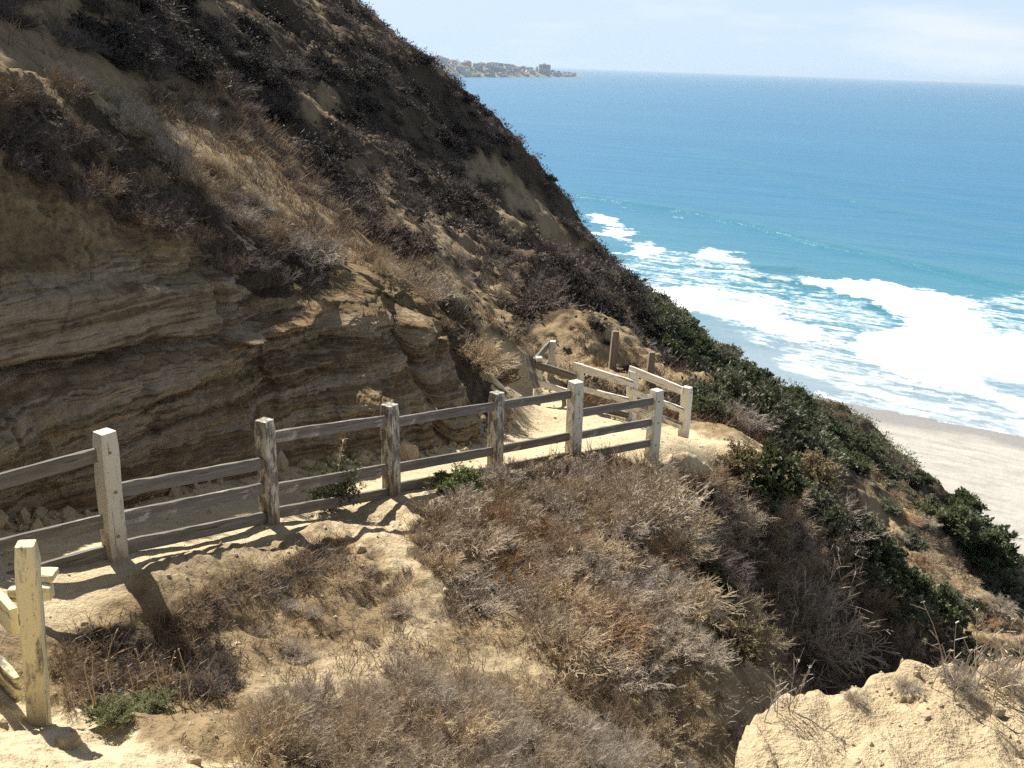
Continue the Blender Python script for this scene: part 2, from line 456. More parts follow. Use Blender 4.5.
# ------------------------------------------------------------------ cut bank of layered sandstone above the path
def spline(pts, n):
    pts = np.array(pts); k = len(pts)
    t = np.linspace(0, k-1, n); i = np.clip(np.floor(t).astype(int), 0, k-2); f = (t - i)[:, None]
    p0, p1, p2, p3 = pts[np.clip(i-1,0,k-1)], pts[i], pts[i+1], pts[np.clip(i+2,0,k-1)]
    return 0.5*((2*p1) + (-p0+p2)*f + (2*p0-5*p1+4*p2-p3)*f*f + (-p0+3*p1-3*p2+p3)*f**3)
NU, NV = 1000, 460
rowf = spline(foot3, NU); rowt = spline(top3, NU); rowr = spline(rim3, NU)
out2 = np.gradient(rowf, axis=0)[:, :2]; out2 /= np.linalg.norm(out2, axis=1, keepdims=True)
nrm = np.stack([out2[:,1], -out2[:,0], np.zeros(NU)], -1)            # horizontal, away from the bank
for _ in range(60): nrm[1:-1] = (nrm[:-2] + nrm[1:-1]*2 + nrm[2:]) / 4
rowb = rowf + nrm*0.15 - np.array([0,0,0.35])
rowk = rowr - nrm*2.2 + np.array([0,0,-0.5])
talus = rowf*0.80 + rowt*0.20 + nrm*0.22
vs = np.array([-0.12, 0.0, 0.14, 0.62, 1.0, 1.35])
rows = np.stack([rowb, rowf + nrm*0.1, talus, rowt, rowr, rowk])      # (6,NU,3)
tv = np.linspace(vs[0], vs[-1], NV)
B = np.empty((NV, NU, 3))
for a in range(3):
    # monotone-ish interpolation through the six rows, per column
    for j, t in enumerate(tv):
        i = min(max(np.searchsorted(vs, t) - 1, 0), 4)
        f = (t - vs[i]) / (vs[i+1] - vs[i]); g = f
        B[j, :, a] = rows[i, :, a]*(1-g) + rows[i+1, :, a]*g
for _ in range(14): B[1:-1] = (B[:-2] + B[1:-1]*2 + B[2:]) / 4
bx, by, bz = B[...,0], B[...,1], B[...,2]
along = np.cumsum(np.r_[0, np.linalg.norm(np.diff(rowf, axis=0), axis=1)])[None, :] + 0*bz
TVv = tv[:, None] + 0*bz
flt = 0.22*sstep(-0.1, 0.1, along - 9.6 + 0.35*(bz-EYE+3.5))
strz = flt + bz - EYE + 0.20*along*0.35 + 0.07*fbm(along*0.35, bz*0.5, 0, 3, 5)   # bedding dips along the path with the trail
upper = sstep(0.52, 0.70, TVv + 0.06*fbm(along*0.8, bz, 0, 3, 8))
strata = 1 - upper
# layered ledges: hard beds stick out, soft beds are cut back
lay = vnoise(strz*3.1, along*0.10, 0, 31)*0.20 + vnoise(strz*7.5, along*0.25, 0, 32)*0.12 + vnoise(strz*17, along*0.6, 0, 33)*0.06
lay = np.tanh(lay*12)*0.16*(0.15 + 0.95*sstep(-0.25, 0.2, vnoise(strz*0.9, along*0.08, 0, 41)))*(0.6 + 0.8*np.clip(fbm(along*0.7, bz*1.1, 0, 3, 34)+0.4, 0, 1))
blk = fbm(along*1.1, bz*1.5, 0.3, 5, 35)*0.40 + fbm(along*4, bz*6, 0, 5, 36, 0.65)*0.17
crk = -0.25*np.exp(-((along - 9.6 + 0.35*(bz-EYE+3.5) + 0.12*fbm(bz*3, along, 0, 3, 4))/0.10)**2)
nod = sstep(8, 13, along + fbm(along, bz, 0, 3, 44)*2)
blk = blk + nod*fbm(along*2.6, bz*3.2, 0, 4, 45)*0.22 - 0.10*np.abs(fbm(along*1.8, bz*2.4, 0, 4, 46))
Lq_ = np.floor(strz/0.34 + 0.6*fbm(along*0.3, strz, 0, 2, 47)); hL = _h(Lq_.astype(np.int64), 0*Lq_.astype(np.int64), 0*Lq_.astype(np.int64), 71)
cL = np.floor(along/(0.55 + 0.9*hL) + hL*7 + 0.25*fbm(along*2, bz*3, 0, 3, 48))
blocks = (_h(Lq_.astype(np.int64), cL.astype(np.int64), 0*cL.astype(np.int64), 72) - 0.5)
blk = blk + blocks*0.42*(0.35 + 0.65*nod)
b0x, b0y, _bd = proj(B.reshape(-1, 3)); b0x, b0y = b0x.reshape(bz.shape), b0y.reshape(bz.shape)
wv = fbm(along*1.5, bz*2, 0, 3, 49)*4
lip = np.exp(-(seg_dist(b0x, b0y + wv, [(222,338),(262,328),(300,314),(328,300),(347,291)])/5.0)**2)*0.30 - np.exp(-(seg_dist(b0x, b0y + wv, [(222,352),(262,343),(305,329),(335,314)])/6.0)**2)*0.16
lip = lip - np.exp(-(seg_dist(b0x, b0y + wv, [(-60,385),(0,375),(90,362),(205,338)])/5.5)**2)*0.20 - np.exp(-(seg_dist(b0x, b0y + wv, [(-60,262),(0,268),(60,255),(130,250)])/5.0)**2)*0.16
lip = lip - np.exp(-(seg_dist(b0x + wv, b0y, [(196,236),(205,268),(218,300),(216,340)])/5.0)**2)*0.22
mass = inpoly(b0x, b0y + wv, [(-80,300),(60,292),(180,285),(212,300),(205,332),(90,352),(-80,372)])*1.0
for _ in range(6): mass[1:-1,1:-1] = (mass[:-2,1:-1] + mass[2:,1:-1] + mass[1:-1,:-2] + mass[1:-1,2:])/4
disp = strata*((lay*(1-0.35*nod) + blk*0.75)*(1-0.75*mass) + 0.10*mass + crk + lip) + upper*(fbm(along*0.8, bz*0.9, by*0.8, 5, 37)*0.45 + fbm(along*4, bz*4, by*4, 4, 38)*0.14)
ends = sstep(-0.1, 0.06, TVv)
B = B + nrm[None] * (disp*ends)[..., None]
B[..., 2] += upper*ends*fbm(along*2.3, by*2.3, 0, 4, 39)*0.12
BX, BY, BD = proj(B.reshape(-1, 3))
bj = (fbm(along*1.2, bz*1.2, by, 4, 61)*24).ravel()
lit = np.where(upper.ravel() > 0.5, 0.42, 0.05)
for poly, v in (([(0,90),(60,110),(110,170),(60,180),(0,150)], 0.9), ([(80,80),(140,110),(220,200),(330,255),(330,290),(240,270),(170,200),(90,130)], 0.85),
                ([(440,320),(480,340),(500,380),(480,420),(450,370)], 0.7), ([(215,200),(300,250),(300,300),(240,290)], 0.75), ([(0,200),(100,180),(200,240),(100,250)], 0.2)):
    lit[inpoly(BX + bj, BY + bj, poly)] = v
# rubble at the foot of the bank
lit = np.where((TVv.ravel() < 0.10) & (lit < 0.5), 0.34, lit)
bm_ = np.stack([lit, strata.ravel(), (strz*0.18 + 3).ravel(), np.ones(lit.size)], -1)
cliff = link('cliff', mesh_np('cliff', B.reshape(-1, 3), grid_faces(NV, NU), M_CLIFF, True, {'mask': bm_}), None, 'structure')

# ------------------------------------------------------------------ ledge the viewer stands on
NT_, NR2 = 420, 300
ta = np.linspace(-0.35*math.pi, 1.35*math.pi, NT_)[None, :]
# plan outline of the ledge's crest, seen from the middle of the ledge
lc = np.array([2.0, 0.6])
rimpx = [(765,790,2.75), (775,760,2.9), (810,734,3.0), (875,712,3.15), (945,698,3.25), (1024,688,3.4), (1150,665,3.8)]
rp = np.array([W(*q) for q in rimpx])
crest = np.vstack([[-3.0,-3.0,EYE-1.7], [-1.2,-0.5,EYE-1.75], [-0.2,0.9,EYE-1.85], [0.35,1.6,EYE-1.95], rp, [3.6,2.6,EYE-1.7], [5.5,1.0,EYE-1.5], [7,-3,EYE-1.4]])
cr_ = spline(crest, NT_)
tin = np.linspace(0, 1, 150)
cen = np.array([1.2, -2.2, EYE - 1.62])
rowsM = []
for t in tin[:-1]:
    q = cen + (cr_ - cen)*t
    q[:, 2] = cen[2] + (cr_[:, 2] - cen[2]) * t
    rowsM.append(q)
odir = cr_ - cen; odir[:, 2] = 0; odir /= np.linalg.norm(odir, axis=1, keepdims=True)
for t in np.linspace(0, 1, 150):
    q = cr_ + odir*(0.10*np.sin(min(t*8,1)*math.pi/2) + 0.9*t)
    q[:, 2] = cr_[:, 2] - 0.12*(t*6 if t < 0.16 else 1)**2 - 3.4*max(t-0.08,0)
    rowsM.append(q)
G = np.array(rowsM)
nn = fbm(G[...,0]*1.6, G[...,1]*1.6, G[...,2]*1.6, 5, 51)*0.10 + fbm(G[...,0]*7, G[...,1]*7, G[...,2]*7, 4, 52)*0.035
nn = nn - np.abs(fbm(G[...,0]*2.6, G[...,1]*2.6, G[...,2]*4.0, 4, 55))*0.055
cl = vnoise(G[...,0]*14, G[...,1]*14, G[...,2]*14, 53)
nn = nn + np.maximum(cl-0.25,0)*0.05*sstep(-0.1,0.5,fbm(G[...,0]*1.3, G[...,1]*1.3, 0, 3, 54)+0.2)
G[..., 2] += nn
G[..., :2] += odir[None, :, :2]*(nn*1.2*(np.arange(len(G)) > 140)[:, None])[..., None]
gm = np.zeros((G.shape[0]*G.shape[1], 4)); gm[:, 1] = 0.55; gm[:, 3] = 1; gm[:, 0] = 0.05
ledge = link('ground', mesh_np('ground', G.reshape(-1, 3), grid_faces(*G.shape[:2])[:, ::-1], M_SOIL, True, {'mask': gm}), None, 'structure')
SURF = TERR + [cliff, ledge]

# ------------------------------------------------------------------ sea, surf and beach
def plane_px(px, py): return Wz(px, py, -EYE)
shore_px = [(819,384), (854,404), (905,416), (960,426), (1003,433), (1024,437)]
shore = [plane_px(*q)[:2] for q in shore_px]
sd_ = shore[-1] - shore[1]; sd_ /= np.linalg.norm(sd_)
shore = [shore[0] - sd_*1500, shore[0] - sd_*150] + shore + [shore[-1] + sd_*60, shore[-1] + sd_*400]
SHA = math.atan2(sd_[1], sd_[0])
def inland(x, y):                # metres inland of the water's edge (negative out at sea)
    d = seg_dist(x, y, shore)
    c = (x - shore[3][0])*sd_[1] - (y - shore[3][1])*sd_[0]
    return np.where(c > 0, d, -d) 
_t = inland(np.array([0.0]), np.array([60.0]))[0]
SGN = 1.0 if _t > 0 else -1.0

def raster(polys, blur):
    gx, gy = np.meshgrid(np.arange(-100, 1200, 1.0), np.arange(60, 520, 1.0))
    m = np.zeros(gx.shape)
    for p in polys: m[inpoly(gx, gy, p)] = 1
    for _ in range(2):
        for ax, k in ((1, blur*2), (0, blur)):
            ker = np.ones(2*k+1)/(2*k+1)
            m = np.apply_along_axis(lambda v: np.convolve(v, ker, 'same'), ax, m)
    return m
def sample(m, px, py):
    ix = np.clip((px+100).astype(int), 0, m.shape[1]-1); iy = np.clip((py-60).astype(int), 0, m.shape[0]-1)
    return m[iy, ix]

nsr, nsc = 1150, 620
sr_ = np.concatenate([np.exp(np.linspace(math.log(100), math.log(2600), nsr-140)), np.exp(np.linspace(math.log(2650), math.log(36000), 140))])
st_ = np.linspace(R(-14), R(40), nsc)
ST, SR = np.meshgrid(st_, sr_)
SX, SY = SR*np.sin(ST), SR*np.cos(ST)
PX, PY, PD = proj(np.stack([SX, SY, np.zeros_like(SX)], -1).reshape(-1, 3))
PX, PY = PX.reshape(SX.shape), PY.reshape(SX.shape)
ua = SX*math.cos(SHA) + SY*math.sin(SHA)       # along the shore
va = -SX*math.sin(SHA) + SY*math.cos(SHA)      # across it
near = 1 - sstep(350, 900, SR)
j1 = fbm(ua/9, va/9, 0, 5, 81, 0.6); j2 = fbm(ua/9, va/9, 0, 5, 83, 0.6)
JX, JY = PX + j1*26, PY + j2*8
solid = [
    [(788,279),(835,277),(880,281),(920,288),(958,297),(992,306),(1000,322),(985,330),(1030,332),(1100,345),(1100,440),(1024,414),(975,401),(935,388),(897,374),(865,360),(838,345),(880,330),(905,322),(900,310),(874,304),(840,295),(810,287)],
    [(640,286),(700,289),(745,291),(778,297),(772,310),(800,325),(835,345),(800,343),(760,331),(720,316),(690,308),(660,310),(640,300)],
    [(684,251),(712,250),(740,256),(754,262),(745,266),(715,264),(692,260)],
    [(590,214),(612,216),(626,219),(616,223),(596,224)],
    [(600,226),(622,229),(634,233),(622,238),(604,236)],
    [(618,240),(642,243),(664,248),(655,256),(628,256)],
    [(676,211),(684,211),(690,214),(682,215)], [(615,203),(630,205),(640,208),(628,208)],
    [(848,201),(862,203),(874,208),(860,206)],
]
lace = [
    [(600,258),(660,262),(690,270),(760,290),(800,300),(850,345),(900,375),(980,403),(1060,425),(1060,445),(960,424),(900,412),(850,400),(790,365),(740,335),(690,310),(640,290)],
    [(800,290),(840,300),(900,315),(890,330),(850,335),(800,320)],
    [(930,300),(1000,306),(1060,320),(1060,345),(990,335),(940,325)],
    [(930,300),(1060,296),(1060,340),(985,333)],
    [(650,244),(700,262),(760,270),(800,285),(780,292),(700,285),(640,268)],
]
swash = [[(800,386),(854,403),(905,415),(960,425),(1003,432),(1060,443),(1060,447),(1003,437),(960,430),(905,420),(850,408)]]
holes = [[(975,303),(1060,305),(1060,332),(1000,331),(985,322)], [(820,310),(870,309),(900,314),(890,322),(850,324)], [(975,374),(1010,378),(1060,390),(1060,400),(1000,396)], [(700,296),(740,298),(750,303),(715,303)]]
m_h = raster(holes, 3)
m_s, m_l, m_w = raster(solid, 3), raster(lace, 6), raster(swash, 1)
f1 = sample(m_s, JX, JY); f2 = sample(m_l, PX + j1*30, PY + j2*8); f3 = sample(m_w, PX + j1*6, PY + j2*3)
cell = fbm(ua/3.2, va/1.5, 0, 5, 85, 0.65)
web = 1 - np.abs(fbm(ua/5.5, va/2.3, 0, 4, 87, 0.6))*3.0
foam = np.clip(sstep(0.05, 0.95, f1*(0.88 + 0.40*np.clip(web,-0.6,1)) + cell*0.50*sstep(0.0, 0.3, f1)), 0, 1)*0.95
foam *= 1 - 0.75*np.clip(sample(m_h, PX + j1*20, PY + j2*6), 0, 1)
foam *= 0.80 + 0.22*np.clip(1 - np.abs(fbm(ua/22, va/4, 0, 5, 89, 0.6))*3, -1, 1)
strk = 1 - np.abs(fbm(ua/16, va/2.6, 0, 5, 88, 0.6))*3.2
foam = np.maximum(foam, (0.30*np.clip(strk, 0, 1) + 0.42*np.clip(web, 0, 1)*np.clip(0.6+cell, 0, 1) + 0.10)*sstep(0.05, 0.8, f2))
foam = np.maximum(foam, sstep(0.2, 0.8, f3 + cell*0.4*(f3 > 0.02))*0.7)
# lines of swell coming in, and the face of each breaker
swell_px = [[(560,194),(600,200),(640,206),(680,211),(720,219),(780,234),(830,247),(900,262),(1060,300)],
            [(780,268),(740,268),(700,262)], [(740,278),(790,283),(840,291),(874,305)],
            [(700,150),(800,188),(880,208),(1000,232),(1100,250)], [(560,140),(760,165),(1100,225)]]
amp = [1.5, 1.0, 1.4, 0.7, 0.5]
SZ = np.zeros_like(SX); face = np.zeros_like(SX)
for pl, am in zip(swell_px, amp):
    pw = [plane_px(*q)[:2] for q in pl]
    d = seg_dist(SX, SY, pw)
    wdt = 7.0 if am > 0.8 else 10
    SZ += am*np.exp(-(d/wdt)**2); face = np.maximum(face, np.exp(-(d/(wdt*1.15))**2)*min(am, 1.2)/1.3)
for wl, am, sd in ((26, 0.22, 1), (11, 0.12, 2), (5, 0.06, 3)):
    SZ += near*am*vnoise(ua/(wl*3.5), va/wl, 0, 90+sd)
SZ += foam*near*(0.25 + 0.35*cell)
ind = inland(SX, SY)*SGN
shal = np.exp(np.minimum(ind, 0)/130.0)
SZ *= sstep(0, 25, -ind)
sv_ = np.stack([SX, SY, SZ], -1).reshape(-1, 3)
sm_ = np.stack([np.clip(foam,0,1), shal, face, np.ones_like(foam)], -1).reshape(-1, 4)

m, nt, b = new_mat('sea_water'); N = NT(nt)
a = N.attr('mask'); p = N.pos()
rot = N.mapping(p, (1,1,1), (0,0,-SHA))
st1 = N.noise(1.0, 5, 0.62, N.mapping(rot, (1/90, 1/22, 1)))
st2 = N.noise(1.0, 6, 0.65, N.mapping(rot, (1/900, 1/150, 1)))
st3 = N.noise(1.0, 5, 0.7, N.mapping(rot, (1/14, 1/4, 1)))
deep = N.mix(st2, (0.014,0.112,0.228), (0.028,0.168,0.305))
deep = N.mix(N.ramp(st1, [(0.35,0.0),(0.65,0.55)]), deep, (0.013,0.118,0.232))
teal = N.mix(st1, (0.032,0.148,0.225), (0.066,0.210,0.285))
wash = N.mix(st3, (0.16,0.23,0.285), (0.26,0.325,0.37))
sh = N.math('ADD', a[1], N.math('MULTIPLY', N.math('SUBTRACT', st1, 0.5), 0.25))
col = N.mix(N.ramp(sh, [(0.05,0.0),(0.38,1.0)]), deep, teal)
col = N.mix(N.ramp(sh, [(0.58,0.0),(0.92,1.0)]), col, wash)
col = N.mix(N.math('MULTIPLY', a[2], 0.38), col, (0.035,0.165,0.205))
st4 = N.noise(1.0, 5, 0.75, N.mapping(rot, (1/3.2, 1/1.3, 1)))
fo = N.math('ADD', a[0], N.math('MULTIPLY', N.math('SUBTRACT', N.math('ADD', N.math('MULTIPLY', st3, 0.5), N.math('MULTIPLY', st4, 0.5)), 0.5), 1.1))
fr = N.math('MULTIPLY', N.ramp(fo, [(0.18,0.0),(0.42,0.40),(0.65,0.88),(0.9,1.0)]), N.ramp(a[0], [(0.0,0.0),(0.2,1.0)]))
col = N.mix(fr, col, N.mix(st4, (0.52,0.58,0.62), (0.78,0.80,0.81)))
N.l(col, b.inputs['Base Color'])
N.l(N.mix(fr, (0.30,)*3, (0.9,)*3), b.inputs['Roughness'])
b.inputs['IOR'].default_value = 1.25
N.l(N.math('MULTIPLY', N.math('SUBTRACT', 1.0, fr), 0.5), b.inputs['Specular IOR Level'])
bt = N.bump(N.math('ADD', N.math('MULTIPLY', st1, 1.0), N.math('MULTIPLY', st3, 0.35)), 0.9, 1.9)
N.l(bt, b.inputs['Normal'])
sea = link('sea', mesh_np('sea', sv_, grid_faces(nsr, nsc)[:, ::-1], m, True, {'mask': sm_}), None, 'structure')

bt_ = np.linspace(R(-5), R(60), 420); br_ = np.exp(np.linspace(math.log(60), math.log(520), 420))
BT, BR = np.meshgrid(bt_, br_)
bX, bY = BR*np.sin(BT), BR*np.cos(BT)
ind = inland(bX, bY)*SGN
bZ = 0.05*np.clip(ind, -60, 14) + 0.09*np.clip(ind-14, 0, 60) + (fbm(bX/4, bY/4, 0, 4, 92)*0.18 + fbm(bX/18, bY/18, 0, 3, 93)*0.25)*sstep(8, 22, ind)
bm2 = np.stack([sstep(6, 13, ind + fbm(bX/14, bY/14, 0, 3, 95)*7), 0*ind, 0*ind, 1+0*ind], -1).reshape(-1, 4)
m, nt, b = new_mat('beach_sand'); N = NT(nt)
a = N.attr('mask'); p = N.pos()
n1 = N.noise(1.0, 6, 0.7, N.mapping(N.mapping(p, (1,1,1), (0,0,-SHA)), (1/7, 1/2.2, 1))); n2 = N.noise(0.9, 5, 0.7, p)
dry = N.ramp(n1, [(0.3, (0.25,0.238,0.215)), (0.5,(0.34,0.325,0.295)), (0.7, (0.40,0.382,0.35))])
dry = N.mix(N.ramp(n2, [(0.62,0.0),(0.72,0.65)]), dry, (0.24,0.20,0.155))
wet = N.mix(n1, (0.20,0.19,0.175), (0.27,0.255,0.235))
N.l(N.mix(a[0], wet, dry), b.inputs['Base Color'])
N.l(N.mix(a[0], (0.25,)*3, (0.95,)*3), b.inputs['Roughness'])
b.inputs['Specular IOR Level'].default_value = 0.3
N.l(N.bump(n2, 0.6, 0.35), b.inputs['Normal'])
link('beach', mesh_np('beach', np.stack([bX,bY,bZ],-1).reshape(-1,3), grid_faces(420,420)[:, ::-1], m, True, {'mask': bm2}), None, 'structure')

#@@P2@@
# ------------------------------------------------------------------ timber
def wood_material(name, paint, wear, base_dirt=False):
    m, nt, b = new_mat(name); N = NT(nt)
    tc = N.n('ShaderNodeTexCoord').outputs['Object']
    oi = N.n('ShaderNodeObjectInfo').outputs['Random']
    g = N.noise(1.0, 6, 0.65, N.mapping(tc, (1.6, 26, 26)))
    sp_ = N.noise(1.0, 5, 0.7, N.mapping(tc, (5, 14, 14)))
    k = N.noise(46, 3, 0.6, tc)
    bare = N.ramp(g, [(0.25, (0.085,0.073,0.060)), (0.5, (0.165,0.148,0.125)), (0.75, (0.25,0.228,0.20))])
    pt = N.mix(g, paint, tuple(c*1.12 for c in paint))
    w = N.math('ADD', N.math('ADD', N.math('MULTIPLY', sp_, 0.8), N.math('MULTIPLY', g, 0.35)), N.math('MULTIPLY', N.math('SUBTRACT', oi, 0.5), 0.16))
    col = N.mix(N.ramp(w, [(wear-0.06, 0.0), (wear+0.06, 1.0)]), bare, pt)
    col = N.mix(N.ramp(k, [(0.27, 0.75), (0.33, 0.0)]), col, (0.05,0.042,0.035))
    ck = N.noise(1.0, 3, 0.5, N.mapping(tc, (1.1, 34, 34)))
    col = N.mix(N.ramp(ck, [(0.30, 0.85), (0.345, 0.0)]), col, (0.045,0.036,0.028))
    sx_ = N.n('ShaderNodeSeparateXYZ'); N.l(tc, sx_.inputs[0])
    if base_dirt:
        dz = N.math('ADD', sx_.outputs[0], N.math('MULTIPLY', N.math('SUBTRACT', sp_, 0.5), 0.5))
        col = N.mix(N.ramp(dz, [(0.42, 0.75), (0.78, 0.0)]), col, (0.17,0.125,0.075))
    N.l(col, b.inputs['Base Color'])
    b.inputs['Roughness'].default_value = 0.85
    b.inputs['Specular IOR Level'].default_value = 0.2
    N.l(N.bump(N.math('ADD', g, N.math('MULTIPLY', k, 0.3)), 0.5, 0.012), b.inputs['Normal'])
    return m
M_POST = wood_material('painted_post', (0.56,0.52,0.42), 0.52, True)
M_RAIL = wood_material('weathered_rail', (0.42,0.395,0.35), 0.76)
M_PALE = wood_material('pale_painted_board', (0.62,0.60,0.54), 0.48)
M_CREAM = wood_material('cream_painted_board', (0.58,0.51,0.32), 0.50)
M_BROWN = wood_material('bare_brown_wood', (0.23,0.18,0.12), 0.50)
M_SANDY = wood_material('sandy_timber', (0.46,0.37,0.25), 0.30)

def timber(name, p0, p1, w, t, mat, parent=None, side=None, ch=0.007, seed=0):
    """a sawn board or post from p0 to p1; w along 'side', t across it; local X runs along the piece"""
    p0, p1 = Vector(p0), Vector(p1)
    ax = (p1 - p0); L = ax.length; ax.normalize()
    s = Vector(side) if side is not None else Vector((0,0,1))
    s = (s - ax*s.dot(ax)).normalized(); q = ax.cross(s)
    n = max(4, int(L/0.12)); rg = np.random.default_rng(seed + int(abs(p0.x)*1000) % 997)
    hw, ht = w/2, t/2
    prof = [(hw-ch,-ht),(hw,-ht+ch),(hw,ht-ch),(hw-ch,ht),(-hw+ch,ht),(-hw,ht-ch),(-hw,-ht+ch),(-hw+ch,-ht)]
    vs, fs = [], []
    bow = rg.normal(0, 0.004, 2)
    for i in range(n+1):
        f = i/n; e = ch if i in (0, n) else 0
        bx_ = math.sin(f*math.pi)
        for (a, c) in prof:
            j = rg.normal(0, 0.0016, 2)
            k = 1 - e/hw if e else 1
            vs.append((f*L, a*k + bow[0]*bx_ + j[0], c*(1 - e/ht if e else 1) + bow[1]*bx_ + j[1]))
    for i in range(n):
        for j in range(8):
            a, b_ = i*8+j, i*8+(j+1) % 8
            fs.append((a, a+8, b_+8, b_))
    fs.append(tuple(range(8))); fs.append(tuple(reversed(range(n*8, n*8+8))))
    me = bpy.data.meshes.new(name); me.from_pydata(vs, [], fs); me.update()
    bmx = bmesh.new(); bmx.from_mesh(me); bmesh.ops.recalc_face_normals(bmx, faces=bmx.faces); bmx.to_mesh(me); bmx.free()
    me.materials.append(mat)
    o = bpy.data.objects.new(name, me); COL.objects.link(o)
    mw = Matrix(((ax.x, s.x, q.x, p0.x), (ax.y, s.y, q.y, p0.y), (ax.z, s.z, q.z, p0.z), (0,0,0,1)))
    if parent:
        o.parent = parent
        o.matrix_basis = Matrix.Translation(-parent.location) @ mw
    else:
        o.matrix_basis = mw
    return o

def top_of(base, py):            # the point straight above 'base' that is seen on pixel row py
    lo, hi = 0.0, 3.0
    for _ in range(40):
        m_ = (lo+hi)/2
        y = proj(np.array([[base[0], base[1], base[2]+m_]]))[1][0]
        if y > py: lo = m_
        else: hi = m_
    return np.array([base[0], base[1], base[2]+lo])

# --- long fence on the outer side of the path
SEQ = {'z': (35,712,6.1), 'm': (-75,590,7.2), **POST}
BASE = {k: W(*v) for k, v in SEQ.items()}
TOPY = {'z': 543, 'm': 468, 'a': 431, 'b': 419, 'c': 404, 'd': 393, 'e': 381, 'f': 390}
PW = {'z': 0.118, 'm': 0.14, 'a': 0.145, 'b': 0.15, 'c': 0.165, 'd': 0.165, 'e': 0.175, 'f': 0.165}
fence = empty('rail_fence', Vector(BASE['c']), 'long weathered three-rail wooden fence with pale posts along the near edge of the sandy path', 'fence')
order = ['z','m','a','b','c','d','e','f']
for i, k in enumerate(order):
    bpt = BASE[k]; tp = top_of(bpt, TOPY[k])
    nb = BASE[order[min(i+1, 7)]] - BASE[order[max(i-1, 0)]] if k not in 'zf' else (BASE['a']-BASE['z'] if k == 'z' else BASE['f']-BASE['e'])
    if k == 'z': nb = np.array([0.95, 0.25, 0])
    sd2 = Vector((nb[0], nb[1], 0)).normalized()
    lean = Vector((random.uniform(-.03,.03), random.uniform(-.03,.03), 0))
    if k == 'z': lean = Vector((0.075,0,0))
    o = timber('post', Vector(bpt) - Vector((0,0,0.45)), Vector(tp) + lean, PW[k], PW[k], M_CREAM if k == 'z' else M_POST, fence, sd2, 0.010, seed=i)
    if k in 'abcdef':
        fn = Vector((sd2.y, -sd2.x, 0))
        for hh_ in (0.22, 0.55, 0.86):
            c_ = Vector(bpt) + (Vector(tp) + lean - Vector(bpt))*hh_ + fn*(PW[k]/2 - 0.004) + sd2*random.uniform(-.02,.02)
            bb = timber('bolt', c_, c_ + fn*0.014, 0.022, 0.022, M_BROWN, fence, (0,0,1), 0.006)
            mwb = bb.matrix_basis.copy(); bb.parent = o
            bb.matrix_basis = o.matrix_basis.inverted() @ mwb
    if k == 'z': o['label'] = 'cream painted end post nearest the steps'
def rail(par, pA, pyA, pB, pyB, pxA, pxB, dA, dB, h=0.118, t=0.042, mat=None, over=0.0, tilt=None, off=None, name='rail'):
    a, b2 = W(pxA, pyA, dA), W(pxB, pyB, dB)
    A3 = np.array([pA[0], pA[1], a[2]]); B3 = np.array([pB[0], pB[1], b2[2]])
    v = B3 - A3; v = v/np.linalg.norm(v)
    A3, B3 = A3 + v*(0.05 - over), B3 - v*(0.05 - over)
    if off is not None: A3, B3 = A3 + off, B3 + off
    return timber(name, A3, B3, h, t, mat or M_RAIL, par, tilt if tilt is not None else (0,0,1), 0.005, seed=int(pyA*7+pxA))
RL = [('m','a',-75,494,98,438), ('m','a',-75,562,101,512), ('m','a',-75,606,103,547),
      ('a','b',127,482,262,454), ('a','b',128,514,261,482), ('a','b',129,547,260,515),
      ('b','c',287,428,387,411), ('b','c',284,486,383,464), ('b','c',283,513,381,492),
      ('c','d',406,415,491,399), ('c','d',403,466,489,448), ('c','d',401,488,489,470),
      ('d','e',508,399,569,386), ('d','e',505,448,566,432), ('d','e',505,470,566,454),
      ('e','f',584,409,646,394), ('e','f',580,434,646,417), ('e','f',580,457,646,440)]
for A_, B_, xa, ya, xb, yb in RL:
    rail(fence, BASE[A_], ya, BASE[B_], yb, xa, xb, SEQ[A_][2], SEQ[B_][2])
# rails from the corner post back to the cream end post, wide boards seen almost end on
rail(fence, BASE['z'], 600, BASE['m'], 492, 26, -75, 6.1, 7.2, 0.19, 0.05, M_CREAM, over=0.10, off=np.array([-0.07,0,0]))
rail(fence, BASE['z'], 690, BASE['m'], 570, 26, -75, 6.1, 7.2, 0.19, 0.05, M_CREAM, off=np.array([-0.07,0,0]))
zb = W(30, 601, 6.14)
cb = timber('crosspiece', zb + np.array([-0.16,0.08,0.0]), zb + np.array([0.09,0.10,0.01]), 0.10, 0.09, M_CREAM, fence, (0,0,1), 0.008)
timber('crosspiece', zb + np.array([-0.12,0.17,0.08]), zb + np.array([0.08,0.19,0.08]), 0.05, 0.14, M_CREAM, fence, (0,0,1), 0.006)

# --- fence round the outside of the landing
lf = empty('rail_fence', Vector(Q3['h']), 'pale wooden fence round the far side of the landing, its end board hanging crooked', 'fence')
LT = {'g': 387, 'h': 371, 'i': 364, 'j': 357, 'k': 341}
lo_ = 'ghijk'
for i, k in enumerate(lo_):
    bpt = Q3[k]; tp = top_of(bpt, LT[k])
    nb = Q3[lo_[min(i+1,4)]] - Q3[lo_[max(i-1,0)]]
    timber('post', Vector(bpt) - Vector((0,0,0.4)), Vector(tp), 0.17, 0.14, M_PALE if k in 'gh' else M_POST, lf, Vector((nb[0],nb[1],0)).normalized(), 0.010, seed=i+20)
nrmq = np.array([-(Q3['j']-Q3['g'])[1], (Q3['j']-Q3['g'])[0], 0]); nrmq /= np.linalg.norm(nrmq)
if nrmq[1] > 0: nrmq = -nrmq
fo_ = nrmq*0.095
LD = {k: v[2] for k, v in LAND.items()}
